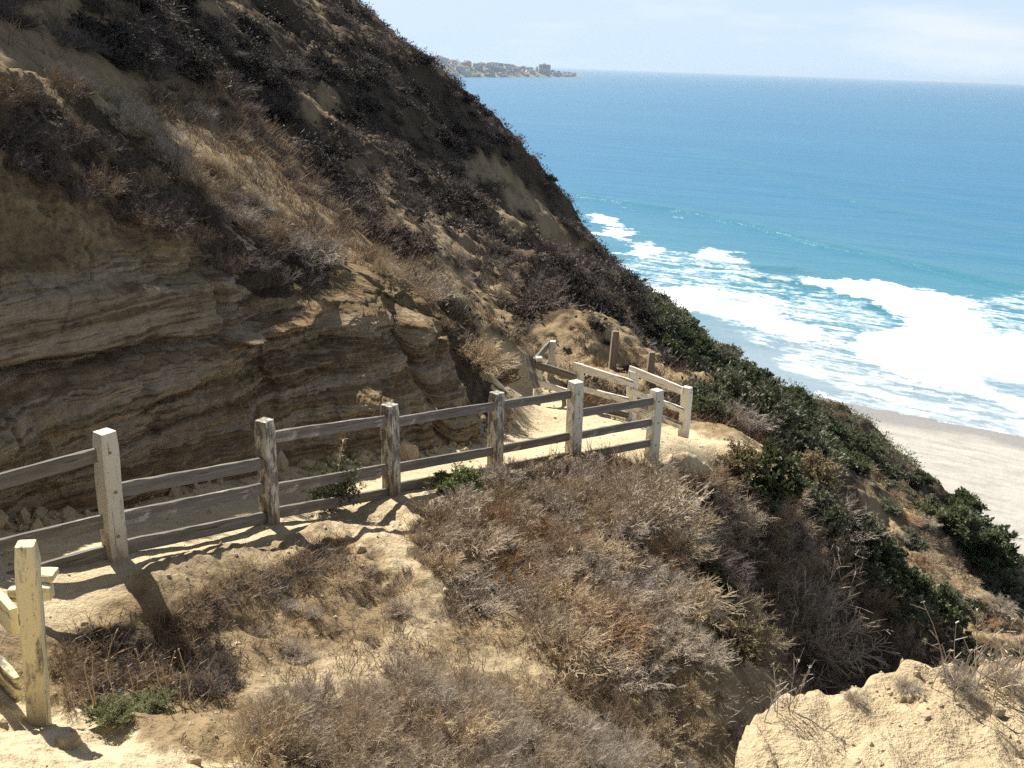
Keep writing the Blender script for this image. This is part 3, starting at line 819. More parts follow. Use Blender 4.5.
for A_, B_, xa, ya, xb, yb, h, mt, ov, f in [
        ('g','h',683,389,628,367,0.15,M_PALE,0.15,fo_*0+np.array([0,0,0.02])), ('g','h',678,406,627,386,0.12,M_PALE,0.05,fo_), ('g','h',677,423,627,404,0.12,M_PALE,0.05,fo_),
        ('h','i',628,378,573,361,0.15,M_PALE,0.12,fo_), ('h','i',619,397,577,383,0.12,M_PALE,0.05,fo_), ('h','i',619,413,577,400,0.12,M_RAIL,0.05,fo_),
        ('i','j',573,373,538,360,0.15,M_RAIL,0.05,fo_), ('i','j',575,392,536,378,0.12,M_PALE,0.05,fo_),
        ('j','k',531,357,552,342,0.14,M_RAIL,0.12,np.array([-0.09,0,0])), ('j','k',533,380,551,362,0.12,M_RAIL,0.05,np.array([-0.09,0,0]))]:
    rail(lf, Q3[A_], ya, Q3[B_], yb, xa, xb, LD[A_], LD[B_], h, 0.045, mt, ov, None, f)
hb0, hb1 = W(529, 356, 19.75), W(537, 388, 19.7)
timber('loose_board', hb0, hb1, 0.16, 0.035, M_RAIL, lf, (0.8,0.5,0.1), 0.005)['label'] = 'crooked loose board hanging off the corner post'

# --- two bare posts behind the landing
for nm, px, py, d, ty, wd_, lab in (('wooden_post', 611, 372, 24.0, 331, 0.17, 'thick rough brown bare post against the sandy bank, left one behind the landing fence'),
                                ('wooden_post', 647, 388, 22.8, 352, 0.15, 'thin brown bare post standing free on the right behind the landing fence top rail')):
    bpt = W(px, py, d); tp = top_of(bpt, ty)
    o = timber(nm, bpt - np.array([0,0,0.4]), tp + np.array([0.05,0,0]), wd_, wd_*0.8, M_BROWN, None, (1,0.2,0), 0.012, seed=int(px))
    tag(o, lab, 'post')
pz = W(346, 268, 15.6)
tag(timber('wooden_stake', pz - np.array([0,0,0.3]), top_of(pz, 256), 0.05, 0.05, M_BROWN, None, (1,0.3,0), 0.006), 'short brown stake among pale shrubs on top of the sandstone bank', 'stake')
# ------------------------------------------------------------------ plants
def tubes(segs):
    """segs: array (N,8) p0 p1 r0 r1 -> three-sided tapered twigs"""
    s = np.asarray(segs, float); n = len(s)
    p0, p1, r0, r1 = s[:, :3], s[:, 3:6], s[:, 6], s[:, 7]
    d = p1 - p0; d /= np.linalg.norm(d, axis=1, keepdims=True) + 1e-9
    ref = np.where(np.abs(d[:, 2:3]) > 0.9, np.array([[1.0,0,0]]), np.array([[0,0,1.0]]))
    u = np.cross(d, ref); u /= np.linalg.norm(u, axis=1, keepdims=True) + 1e-9
    v = np.cross(d, u)
    vs = np.empty((n, 6, 3))
    for k in range(3):
        a = 2*math.pi*k/3
        o = u*math.cos(a) + v*math.sin(a)
        vs[:, k] = p0 + o*r0[:, None]; vs[:, 3+k] = p1 + o*r1[:, None]
    b = (np.arange(n)*6)[:, None]
    f = np.concatenate([b + np.array([[k, (k+1) % 3, 3+(k+1) % 3, 3+k]]) for k in range(3)])
    return vs.reshape(-1, 3), f

def leaves(c, d, L, Wd, rg):
    n = len(c)
    d = d/(np.linalg.norm(d, axis=1, keepdims=True)+1e-9)
    r = rg.normal(size=(n,3)); s = np.cross(d, r); s /= np.linalg.norm(s, axis=1, keepdims=True)+1e-9
    nn_ = np.cross(d, s)
    L = L*rg.uniform(0.6, 1.3, (n,1)); Wd = Wd*rg.uniform(0.7, 1.3, (n,1))
    vs = np.empty((n,4,3))
    vs[:,0] = c; vs[:,1] = c + d*L*0.5 + s*Wd*0.5 + nn_*L*0.06; vs[:,2] = c + d*L; vs[:,3] = c + d*L*0.5 - s*Wd*0.5 + nn_*L*0.06
    return vs.reshape(-1,3), (np.arange(n)*4)[:,None] + np.arange(4)[None]

def unit(v): return v/(np.linalg.norm(v)+1e-9)

def bush_segs(seed, Rr, H, mains=40, subs=7, twigs=3, th=0.006, spread=1.25, curl=0.35, wind=(0.15,-0.1,0)):
    """woody stems and fine twigs of a dome-shaped shrub of radius Rr and height H"""
    rg = np.random.default_rng(seed)
    stems, fine = [], []
    wd_ = np.array(wind)
    for _ in range(mains):
        az = rg.uniform(0, 2*math.pi); inc = spread*math.sqrt(rg.uniform(0.0, 1.0))
        d = np.array([math.sin(inc)*math.cos(az), math.sin(inc)*math.sin(az), math.cos(inc)])
        L = rg.uniform(0.62, 1.05)/math.sqrt((d[0]**2+d[1]**2)/Rr**2 + d[2]**2/H**2)
        p = np.array([math.cos(az), math.sin(az), 0])*rg.uniform(0, 0.18)*Rr
        n = 4; q = d.copy()
        for i in range(n):
            q = unit(q + np.array([0,0,curl*0.25]) + rg.normal(0, 0.13, 3) + wd_*0.2)
            p2 = p + q*L/n
            t0, t1 = 1 - i/n*0.8, 1 - (i+1)/n*0.8
            stems.append([*p, *p2, th*t0, th*t1])
            ns = subs if i else max(1, subs//3)
            for _s in range(int(rg.poisson(ns/2.0))):
                f = rg.uniform(0, 1); b0 = p + (p2-p)*f
                e = unit(q + rg.normal(0, 0.55, 3) + np.array([0,0,0.2]))
                l2 = L*rg.uniform(0.16, 0.34)
                b1 = b0 + e*l2
                fine.append([*b0, *b1, th*0.5, th*0.3])
                for _t in range(twigs):
                    g = rg.uniform(0.2, 1.0); c0 = b0 + e*l2*g
                    h = unit(e + rg.normal(0, 0.6, 3) + np.array([0,0,0.15]))
                    c1 = c0 + h*l2*rg.uniform(0.3, 0.7)
                    fine.append([*c0, *c1, th*0.36, th*0.16])
            p = p2
    return np.array(stems), np.array(fine)

def down(segs, zmin=-0.12):
    return segs[(segs[:, 5] > zmin)]

M_TWIG = [plant_mat('grey_dry_twigs', (0.30,0.25,0.205), (0.55,0.485,0.415), (0.34,0.265,0.18)),
          plant_mat('red_brown_dry_twigs', (0.19,0.13,0.08), (0.38,0.28,0.185), (0.26,0.20,0.14)),
          plant_mat('straw_dry_twigs', (0.34,0.26,0.165), (0.56,0.46,0.31), (0.42,0.33,0.22)),
          plant_mat('dark_dry_twigs', (0.075,0.058,0.052), (0.17,0.132,0.112), (0.10,0.08,0.074)),
          plant_mat('rusty_dry_twigs', (0.22,0.125,0.06), (0.42,0.27,0.145), (0.32,0.21,0.12))]
M_STEM = plant_mat('woody_stem', (0.12,0.09,0.065), (0.24,0.19,0.14))
M_LEAF = [plant_mat('dark_green_leaves', (0.046,0.066,0.024), (0.115,0.142,0.058), (0.10,0.105,0.052), 0.6, 0.28),
          plant_mat('grey_green_leaves', (0.095,0.108,0.060), (0.23,0.24,0.15), (0.16,0.155,0.105), 0.65, 0.15),
          plant_mat('bright_green_leaves', (0.10,0.135,0.045), (0.21,0.25,0.10), None, 0.55, 0.2),
          plant_mat('tan_leaves', (0.17,0.135,0.07), (0.30,0.25,0.14), None, 0.7, 0.15),
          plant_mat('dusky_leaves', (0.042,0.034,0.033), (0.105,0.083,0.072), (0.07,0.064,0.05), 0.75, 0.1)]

M_LEAF.append(plant_mat('pale_green_leaves', (0.15,0.165,0.08), (0.29,0.30,0.16), None, 0.7, 0.3))
PROTO = {}
def proto_twig(key, seeds, mat, Rr=1.0, H=0.85, **kw):
    L = []
    for sd in seeds:
        st, fi = bush_segs(sd, Rr, H, **kw)
        v, f = tubes(down(st)); a = mesh_np('woody_stem', v, f, M_STEM, False)
        v, f = tubes(down(fi)); c = mesh_np('twigs', v, f, mat, False)
        L.append([('woody_stem', a), ('twigs', c)])
    PROTO[key] = L
def proto_leaf(key, seeds, mat, Rr=1.0, H=0.9, per=5, leaf=0.09, lw=0.04, **kw):
    L = []
    for sd in seeds:
        rg = np.random.default_rng(sd+500)
        st, fi = bush_segs(sd, Rr, H, **kw)
        st, fi = down(st), down(fi)
        v, f = tubes(np.concatenate([st, fi])); a = mesh_np('woody_stem', v, f, M_STEM, False)
        k = np.repeat(np.arange(len(fi)), per)
        t = rg.uniform(0.1, 1.0, (len(k),1))
        c = fi[k,:3]*(1-t) + fi[k,3:6]*t
        d = unit_rows(fi[k,3:6]-fi[k,:3]) + rg.normal(0, 0.6, (len(k),3)) + np.array([0,0,0.25])
        v, f = leaves(c, d, leaf, lw, rg)
        L.append([('woody_stem', a), ('foliage', mesh_np('foliage', v, f, mat, False))])
    PROTO[key] = L
def unit_rows(a): return a/(np.linalg.norm(a, axis=1, keepdims=True)+1e-9)
# unit-sized shrubs (radius 1); scaled when placed
proto_twig('grey', (1,2,3), M_TWIG[0], mains=46, subs=8, twigs=4, th=0.011, spread=1.35)
proto_twig('brown', (4,5,6), M_TWIG[1], mains=46, subs=8, twigs=4, th=0.011, spread=1.3, H=0.9)
proto_twig('rust', (13,14), M_TWIG[4], mains=46, subs=8, twigs=4, th=0.010, spread=1.3, H=0.85)
proto_twig('straw', (7,8), M_TWIG[2], mains=44, subs=7, twigs=4, th=0.011, spread=1.25, H=1.0)
proto_twig('dark', (9,10), M_TWIG[3], mains=44, subs=8, twigs=4, th=0.012, spread=1.4, H=0.7)
proto_twig('fine', (11,12), M_TWIG[0], mains=90, subs=9, twigs=5, th=0.0065, spread=1.35, H=0.9)
proto_leaf('green', (21,22,23), M_LEAF[0], mains=40, subs=7, twigs=2, th=0.010, per=5, leaf=0.15, lw=0.075, spread=1.4)
proto_leaf('sage', (24,25,26), M_LEAF[1], mains=40, subs=7, twigs=2, th=0.011, per=4, leaf=0.12, lw=0.05, spread=1.4)
proto_leaf('bright', (27,), M_LEAF[2], mains=46, subs=7, twigs=3, th=0.010, per=4, leaf=0.14, lw=0.04, spread=1.3)
proto_leaf('weed', (33,34), M_LEAF[5], mains=60, subs=6, twigs=2, th=0.010, per=3, leaf=0.16, lw=0.03, spread=1.2, H=0.9)
proto_leaf('tan', (28,29), M_LEAF[3], mains=36, subs=6, twigs=2, th=0.012, per=4, leaf=0.11, lw=0.05, spread=1.2, H=1.0)
proto_leaf('dusk', (30,31,32), M_LEAF[4], mains=30, subs=6, twigs=2, th=0.014, per=12, leaf=0.075, lw=0.04, spread=1.45, H=0.7)

from mathutils.bvhtree import BVHTree
def _bvh(V, nr, nc, st):
    k = np.arange(nr*nc).reshape(nr, nc)[::st, ::st]
    f = np.stack([k[:-1,:-1], k[:-1,1:], k[1:,1:], k[1:,:-1]], -1).reshape(-1, 4)
    u, inv = np.unique(f, return_inverse=True)
    return BVHTree.FromPolygons(V[u].tolist(), inv.reshape(-1, 4).tolist())
BVH = [_bvh(TV, NR_, NC_, 2), _bvh(B.reshape(-1,3), NV, NU, 3), _bvh(G.reshape(-1,3), G.shape[0], G.shape[1], 3)]
def cast(px, py, ledge_too=True):
    o = Vector(CAM); d = Vector(ray(px, py)).normalized(); best = None
    for k, t in enumerate(BVH):
        if k == 2 and not ledge_too: continue
        loc, nr, _, dist = t.ray_cast(o, d, 150)
        if loc is not None and (best is None or dist < best[0]):
            best = (dist, loc, nr if nr.z > 0 else -nr, k)
    return best

PLACED = []
def place(key, loc, size, label=None, name='dry_shrub', cat='shrub', group=None, nrm=None, parts=True, squash=1.0, rg=random, tilt=0.35):
    var = rg.choice(PROTO[key])
    up = Vector((0,0,1))
    if nrm is not None: up = (up*(1-tilt) + Vector(nrm)*tilt).normalized()
    rot = up.to_track_quat('Z', 'Y').to_matrix() @ Matrix.Rotation(rg.uniform(0, 6.283), 3, 'Z')
    sx = size*rg.uniform(0.9, 1.12); sz = size*squash*rg.uniform(0.9, 1.1)
    mw = Matrix.Translation(loc) @ rot.to_4x4() @ Matrix.Diagonal((sx, sx, sz, 1))
    if parts:
        e = bpy.data.objects.new(name, None); e.empty_display_size = 0.1
        COL.objects.link(e); e.matrix_basis = mw
        for pn, me in var:
            c = bpy.data.objects.new(pn, me); c.parent = e; COL.objects.link(c)
    else:
        e = bpy.data.objects.new(name, JOINED(var)); COL.objects.link(e); e.matrix_basis = mw
    tag(e, label, cat, group)
    PLACED.append((loc, size))
    return e
_joined = {}
def JOINED(var):
    k = var[0][1].name
    if k not in _joined:
        bmx = bmesh.new()
        me = bpy.data.meshes.new('shrub')
        off = 0
        for i, (pn, src) in enumerate(var):
            bmx.from_mesh(src)
            bmx.faces.ensure_lookup_table()
            for j in range(off, len(bmx.faces)): bmx.faces[j].material_index = i
            off = len(bmx.faces)
            me.materials.append(src.materials[0])
        bmx.to_mesh(me); bmx.free(); _joined[k] = me
    return _joined[k]

def scatter(poly, n, keys, s0, s1, label, name, group, cat='shrub', parts=True, gap=0.7, squash=1.0, sink=0.05, dmin=0, dmax=200, seed=0, avoid=None, tilt=0.35, maxtry=14, nomask=False):
    rg = random.Random(seed)
    xs = [p[0] for p in poly]; ys = [p[1] for p in poly]
    mine = []; tries = 0
    while len(mine) < n and tries < n*maxtry:
        tries += 1
        x, y = rg.uniform(min(xs), max(xs)), rg.uniform(min(ys), max(ys))
        if not inpoly(np.array([x]), np.array([y]), poly)[0]: continue
        if avoid and any(inpoly(np.array([x]), np.array([y]), a)[0] for a in avoid) and rg.random() < 0.93: continue
        h = cast(x, y, False)
        if not h or not (dmin < h[0] < dmax): continue
        loc = h[1]
        if not nomask and seg_dist(np.array([loc.x]), np.array([loc.y]), mid)[0] < 0.95: continue
        sz = rg.uniform(s0, s1)*(rg.uniform(0.75, 1.0))
        if any((loc-l).length < gap*0.5*(sz+s) for l, s in mine): continue
        mine.append((loc.copy(), sz))
        place(rg.choice(keys), loc - Vector((0,0,sink*sz)), sz, label, name, cat, group, h[2], parts, squash, rg, tilt)
    return mine

def one(key, px, py, size, label, name, squash=1.0, group=None, tilt=0.35, d=None, cat='shrub', seed=1, on_ledge=False):
    h = cast(px, py, on_ledge)
    return place(key, h[1] - Vector((0,0,0.05*size)), size, label, name, cat, group, h[2], True, squash, random.Random(seed), tilt)
#@@P3@@
# --- single shrubs that stand out
one('grey', 640, 530, 0.95, 'big pale grey twiggy bush hanging over the spur edge below the last two fence posts', 'dry_shrub', 0.95, seed=3)
one('grey', 800, 635, 1.25, 'largest silver-grey domed bush in the middle of the shaded gully', 'dry_shrub', 0.95, seed=4)
one('grey', 830, 535, 0.9, 'pale feathery dry bush on the slope just under the leafy ridge shrubs', 'dry_shrub', 0.9, seed=5)
one('straw', 752, 505, 0.65, 'straw coloured bush at the bright edge of the landing', 'dry_shrub', 0.9, seed=6)
one('tan', 732, 655, 0.45, 'small yellowish leafy bush on the bare edge of the spur above the gully', 'leafy_shrub', 1.1, seed=7)
one('green', 708, 585, 0.35, 'little dark olive green bush deep in the gully beside the spur', 'leafy_shrub', 0.9, seed=8)
one('dark', 870, 690, 0.9, 'dark tangled bush at the bottom of the gully behind the bare ledge', 'dry_shrub', 0.8, seed=9)
one('bright', 458, 490, 0.36, 'bright green low plant at the foot of the fence in the middle of its run', 'green_plant', 0.75, cat='plant', seed=10)
one('sage', 745, 418, 1.15, 'large grey-green leafy shrub with pale branches right behind the landing fence end', 'leafy_shrub', 0.85, seed=11)
one('sage', 795, 462, 1.1, 'grey-green leafy shrub with dead tips on the ridge right of the landing', 'leafy_shrub', 0.8, seed=12)
one('grey', 428, 297, 0.62, 'pale sunlit dry bush on the corner of the sandstone bank above the path', 'dry_shrub', 0.8, seed=13)
one('grey', 312, 258, 0.55, 'sunlit twiggy tuft beside the short stake on top of the bank', 'dry_shrub', 0.75, seed=14)
one('straw', 478, 365, 0.6, 'rusty tan bush spilling down the end of the bank beside the path', 'dry_shrub', 0.9, seed=15)
one('dark', 530, 305, 1.5, 'dark low bush on the sandy shelf above the far end of the path', 'dry_shrub', 0.7, seed=16)

# --- brush
scatter([(560,690),(640,690),(735,690),(770,768),(640,790),(600,740)], 16, ['brown','dark','straw','grey'], 0.14, 0.30,
        'small sparse dry tuft on the bare shaded bank at the bottom of the spur', 'low_tuft', 'sparse tufts on the shaded bank', gap=1.3, dmax=13, seed=30)
gaps = [[(655,425),(700,420),(765,436),(800,476),(760,484),(700,480),(660,468)], [(420,465),(498,462),(505,518),(425,522)], [(330,480),(450,480),(440,515),(425,560),(440,610),(470,650),(570,665),(575,695),(480,690),(420,660),(395,600),(385,560),(330,530)],
        [(638,545),(662,538),(720,620),(795,705),(760,712),(690,640)]]
scatter([(425,540),(500,480),(600,470),(680,530),(702,600),(700,660),(640,690),(570,670),(520,640),(450,600)], 72, ['grey','brown','rust','grey','straw','grey'], 0.32, 0.58,
        'dry grey and brown twiggy bush in the dense brush covering the spur below the fence', 'dry_shrub', 'dry bushes on the spur below the fence', gap=0.84, dmax=16, squash=0.82, seed=31, avoid=gaps)
scatter([(250,720),(400,680),(480,690),(560,720),(620,768),(640,800),(240,800)], 70, ['fine','grey','fine','straw'], 0.18, 0.34,
        'low spiky dry tuft in the pale brush along the bottom edge of the picture', 'low_tuft', 'low dry tufts at the bottom of the spur', gap=0.62, dmax=12, seed=32)
scatter([(560,500),(590,470),(655,480),(690,560),(640,560),(600,540)], 12, ['grey','fine','straw'], 0.38, 0.58,
        'pale twiggy bush right below the corner of the path fence', 'dry_shrub', 'pale bushes below the fence corner', gap=0.8, dmax=16, seed=33)
scatter([(140,620),(200,590),(330,545),(345,565),(300,600),(200,630)], 24, ['dark','brown'], 0.10, 0.20,
        'low dark mat of dry scrub on the bare slope in front of the fence', 'scrub_mat', 'dark scrub mats on the bare slope', gap=0.8, dmax=12, squash=0.6, seed=34, cat='scrub')
scatter([(60,650),(130,640),(220,650),(230,690),(150,705),(65,705)], 22, ['dark','brown','dark'], 0.14, 0.24,
        'dark dry scrub in the shaded hollow beside the cream end post', 'scrub_mat', 'dark scrub in the hollow', gap=0.8, dmax=9, squash=0.8, seed=35, cat='scrub')
scatter([(290,600),(400,540),(420,600),(380,650),(300,660),(230,660)], 16, ['straw','fine','brown'], 0.10, 0.22,
        'small dry tuft on the bare sandy slope left of the dense brush', 'low_tuft', 'small tufts on the bare slope', gap=0.8, dmax=12, squash=0.7, seed=36)
scatter([(670,490),(740,500),(850,560),(960,660),(900,700),(820,700),(740,640),(690,560)], 60, ['brown','grey','dark','straw','dark'], 0.4, 0.72,
        'dry bush on the steep shaded side of the gully', 'dry_shrub', 'dry bushes on the gully side', gap=0.75, dmin=12.5, dmax=30, seed=37, avoid=gaps)
scatter([(690,478),(735,490),(790,500),(830,560),(800,590),(740,540),(700,520)], 26, ['brown','grey','straw','dark'], 0.3, 0.6,
        'dry bush on the slope falling from the bright landing edge', 'dry_shrub', 'dry bushes below the landing edge', gap=0.65, dmin=12.5, dmax=30, seed=46, avoid=gaps)
scatter([(690,395),(740,410),(800,450),(860,515),(920,600),(980,680),(940,670),(880,600),(830,540),(770,500),(730,460)], 64, ['sage','green','sage','grey','tan'], 0.4, 0.8,
        'leafy dark grey-green shrub on the near ridge beyond the gully', 'leafy_shrub', 'leafy shrubs on the near ridge', gap=0.7, dmin=17, dmax=40, squash=0.9, seed=38, avoid=gaps[:1])
scatter([(655,310),(700,335),(760,372),(820,408),(875,446),(860,475),(800,450),(740,410),(690,375),(660,355)], 130, ['green','green','sage'], 0.55, 1.1,
        'dark green shrub in the thick growth along the far ridge above the beach', 'ridge_shrub', 'green shrubs along the far ridge', gap=0.55, dmin=34, dmax=110, squash=0.85, parts=False, seed=39)
scatter([(870,446),(940,490),(1040,570),(1040,585),(960,535),(890,480)], 26, ['green','sage','sage','dark'], 0.6, 1.3,
        'green shrub on the lower slope near its edge over the beach', 'slope_shrub', 'green shrubs on the lower slope', gap=0.75, dmin=34, dmax=110, squash=0.75, parts=False, seed=40)
scatter([(850,460),(900,480),(1040,600),(1040,690),(990,660),(900,550)], 80, ['rust','brown','straw','sage','grey'], 0.4, 0.9,
        'low brown scrub on the sunlit lower slope', 'slope_scrub', 'brown scrub on the lower slope', gap=0.8, dmin=30, dmax=110, squash=0.6, parts=False, seed=41, cat='scrub')
for i, (px, py, sz, lab) in enumerate(((975, 550, 2.2, 'broad dark green thicket on the lower slope close to the right edge of the picture'), (1000, 592, 1.6, 'grey-green thicket below the dark one at the right edge'), (945, 528, 1.6, 'dark green thicket left of the broad one on the lower slope'))):
    one('green' if i != 1 else 'sage', px, py, sz, lab, 'leafy_shrub', 0.75, seed=50+i)
# along the top of the bank
scatter([(50,72),(120,95),(210,165),(290,225),(330,255),(300,262),(220,215),(130,140),(60,95)], 50, ['grey','grey','straw','brown'], 0.24, 0.44,
        'pale dry bush in the row along the top of the layered bank', 'bank_shrub', 'dry bushes along the top of the bank', gap=0.55, dmin=9, dmax=24, seed=42)
scatter([(365,262),(440,270),(470,320),(505,375),(490,395),(455,345),(420,300)], 22, ['grey','straw','brown'], 0.25, 0.45,
        'pale dry bush round the end of the bank where the path turns', 'bank_shrub', 'dry bushes at the end of the bank', gap=0.7, dmin=12, dmax=24, seed=43)
scatter([(-10,80),(60,110),(170,200),(300,260),(330,300),(240,290),(150,230),(60,200),(-10,160)], 46, ['dark','dark','brown'], 0.22, 0.42,
        'dark dry bush on the shaded upper face of the bank', 'bank_shrub', 'dark bushes on the upper bank face', gap=0.8, dmin=8, dmax=24, seed=44)
scatter([(545,330),(600,305),(640,330),(700,372),(640,375),(570,360)], 26, ['dark','brown','dusk'], 0.15, 0.4,
        'small dry scrub clump on the sandy shelf behind the landing fence', 'shelf_scrub', 'scrub on the shelf behind the landing', gap=1.0, dmin=20, dmax=34, squash=0.7, seed=48, cat='scrub')
scatter([(150,100),(250,150),(380,255),(440,240),(500,300),(470,300),(400,200),(300,120),(200,80)], 60, ['dark','brown','grey','dark'], 0.18, 0.5,
        'small dark bush on the sandy gully floor behind the bank', 'bank_shrub', 'small bushes behind the bank', gap=1.2, dmin=14, dmax=34, seed=47)
# --- hillside cover
hill = [(-10,-10),(372,-10),(500,125),(640,260),(700,325),(690,355),(640,335),(560,305),(500,290),(440,215),(380,262),(300,200),(230,120),(100,60),(-10,40)]
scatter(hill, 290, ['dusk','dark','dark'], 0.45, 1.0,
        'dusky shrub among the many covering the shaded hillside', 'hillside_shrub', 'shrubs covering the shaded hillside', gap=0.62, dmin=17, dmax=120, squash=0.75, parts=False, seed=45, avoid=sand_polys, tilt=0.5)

# --- stuff: fine cover that nobody could count
def cover(name, n, mats, wfun, gen, seed):
    rg = np.random.default_rng(seed)
    w = wfun(); w = w.ravel(); w = np.clip(w, 0, None); w /= w.sum()
    idx = rg.choice(len(w), n, p=w)
    return TV[idx] + np.c_[rg.uniform(-1,1,(n,2))*0.02*RR.ravel()[idx,None]*0.3, np.zeros(n)], RR.ravel()[idx]
Lq, Sq, Pq = TM[:,0], TM[:,1], TM[:,2]
inview = (GX.ravel() > -150) & (GX.ravel() < 1180) & (GY.ravel() < 930)
rg = np.random.default_rng(99)
def tufts(name, w, n, blades, h0, h1, th, mats, seed, lean=0.5):
    rg = np.random.default_rng(seed)
    w = np.clip(w, 0, None)*RR.ravel()**2; w = w/w.sum()
    idx = rg.choice(len(w), n, p=w)
    c = TV[idx]; r = RR.ravel()[idx]
    k = np.repeat(np.arange(n), blades)
    b0 = c[k] + np.c_[rg.normal(0, 0.07, (len(k),2)), np.full(len(k), -0.02)]
    hh = rg.uniform(h0, h1, len(k))*np.repeat(rg.uniform(0.6, 1.3, n), blades)
    d = np.c_[rg.normal(0, lean, (len(k),2)), np.ones(len(k))]; d = unit_rows(d)
    m1 = b0 + d*hh[:,None]*0.55
    d2 = unit_rows(d + np.c_[rg.normal(0, 0.45, (len(k),2)), rg.normal(0,0.2,len(k))])
    m2 = m1 + d2*hh[:,None]*0.5
    t = np.full(len(k), th)
    s = np.concatenate([np.c_[b0, m1, t, t*0.75], np.c_[m1, m2, t*0.75, t*0.25]])
    v, f = tubes(s)
    me = mesh_np(name, v, f, mats[0], False)
    for q in mats[1:]: me.materials.append(q)
    mi = np.tile(np.repeat(rg.integers(0, len(mats), n), blades), 2)
    me.polygons.foreach_set('material_index', np.tile(mi, 3).astype(np.int32))
    return link(name, me, None, 'stuff')
RQ = RR.ravel()
g_near = (RQ < 14.5) & (RQ > 4)
tufts('dry_grass', g_near*inview*np.clip(Lq-0.24, 0, 1)*(Pq < 0.15), 4200, 9, 0.07, 0.18, 0.0026, [M_TWIG[0], M_TWIG[1], M_TWIG[4], M_TWIG[1]], 1, 0.7)
tufts('dry_litter', g_near*inview*np.clip(Lq-0.05, 0, 1)*(Pq < 0.3), 6000, 6, 0.03, 0.09, 0.0028, [M_TWIG[1], M_TWIG[3], M_TWIG[0]], 2, 1.6)
tufts('gully_brush', (RQ >= 12)*(RQ < 24)*inview*np.clip(Lq-0.15, 0, 1)*(Pq < 0.15), 6500, 8, 0.12, 0.34, 0.005, [M_TWIG[1], M_TWIG[3], M_TWIG[4]], 3, 0.6)

def far_cover(name, w, n, s0, s1, mat, seed, per=40):
    rg = np.random.default_rng(seed)
    w = np.clip(w, 0, None)*RR.ravel()**2; w = w/w.sum()
    idx = rg.choice(len(w), n, p=w); c = TV[idx]
    k = np.repeat(np.arange(n), per)
    sz = np.repeat(rg.uniform(s0, s1, n), per)[:,None]
    dr = unit_rows(rg.normal(size=(len(k),3))*np.array([1,1,0.8]) + np.array([0,0,0.35]))
    cc = c[k] + dr*sz*rg.uniform(0.35, 1.0, (len(k),1))*np.array([1,1,0.75])
    v, f = leaves(cc, dr + rg.normal(0,0.7,(len(k),3)), 0.15, 0.065, rg)
    sc_ = 1
    return link(name, mesh_np(name, v, f, mat, False), None, 'stuff')
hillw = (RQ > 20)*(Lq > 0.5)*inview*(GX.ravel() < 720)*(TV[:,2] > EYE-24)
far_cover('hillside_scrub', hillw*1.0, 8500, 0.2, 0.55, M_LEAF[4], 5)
low_w = (RQ > 28)*inview*(GX.ravel() > 680)*(Lq > 0.2)
far_cover('lower_slope_scrub', low_w*1.0, 1300, 0.15, 0.4, M_LEAF[3], 6)
far_cover('ridge_green_scrub', (RQ > 40)*inview*(GX.ravel() > 650)*(GY.ravel() < 470), 900, 0.4, 0.9, M_LEAF[0], 7)

# --- clods on the bare ledge and the bare slope
def clods(name, pts, sizes, seed):
    rg = np.random.default_rng(seed)
    t = (1+5**0.5)/2
    iv = np.array([(-1,t,0),(1,t,0),(-1,-t,0),(1,-t,0),(0,-1,t),(0,1,t),(0,-1,-t),(0,1,-t),(t,0,-1),(t,0,1),(-t,0,-1),(-t,0,1)])/1.9
    ifc = np.array([(0,11,5),(0,5,1),(0,1,7),(0,7,10),(0,10,11),(1,5,9),(5,11,4),(11,10,2),(10,7,6),(7,1,8),(3,9,4),(3,4,2),(3,2,6),(3,6,8),(3,8,9),(4,9,5),(2,4,11),(6,2,10),(8,6,7),(9,8,1)])
    n = len(pts)
    v = iv[None]*sizes[:,None,None]*rg.uniform(0.6,1.3,(n,1,3))*rg.uniform(0.75,1.2,(n,12,1)) + pts[:,None]
    f = (np.arange(n)*12)[:,None,None] + ifc[None]
    mk = np.zeros((n*12,4)); mk[:,1] = 0.7; mk[:,3] = 1
    return link(name, mesh_np(name, v.reshape(-1,3), f.reshape(-1,3), M_SOIL, False, {'mask': mk}), None, 'stuff')
GV = G.reshape(-1,3)
rgc = np.random.default_rng(12)
sel = np.arange(len(GV)).reshape(G.shape[:2])[90:165, :].ravel()
cw = np.clip(fbm(GV[sel,0]*2.2, GV[sel,1]*2.2, 0, 3, 63)+0.12, 0, 1)*(GV[sel,1] > 1.0); cw /= cw.sum()
ii = rgc.choice(sel, 700, p=cw)
clods('dirt_clods', GV[ii], np.exp(rgc.normal(math.log(0.007), 0.55, 700)), 1)
pw_ = g_near*inview*(Lq < 0.4)*(Pq < 0.9)*RQ**2; pw_ = pw_/pw_.sum()
ii = rgc.choice(len(TV), 1500, p=pw_)
clods('gravel', TV[ii], np.exp(rgc.normal(math.log(0.010), 0.7, 1500)), 2)

pw2 = (RQ < 21)*inview*(Pq > 0.4)*RQ**2; pw2 = pw2/pw2.sum()
ii = rgc.choice(len(TV), 900, p=pw2)
clods('path_grit', TV[ii], np.exp(rgc.normal(math.log(0.008), 0.6, 900)), 3)
fl = spline(foot3, 400)[60:380]; nf = nrm[np.linspace(60,380,320).astype(int)*2]
ii = rgc.integers(0, 320, 420); off_ = np.abs(rgc.normal(0.12, 0.16, 420))
rub = fl[ii] + nf[ii]*off_[:,None]; rub[:,2] = hbase(rub[:,0], rub[:,1]) + 0.02
clods('rubble', rub, np.exp(rgc.normal(math.log(0.030), 0.65, 420)), 4)
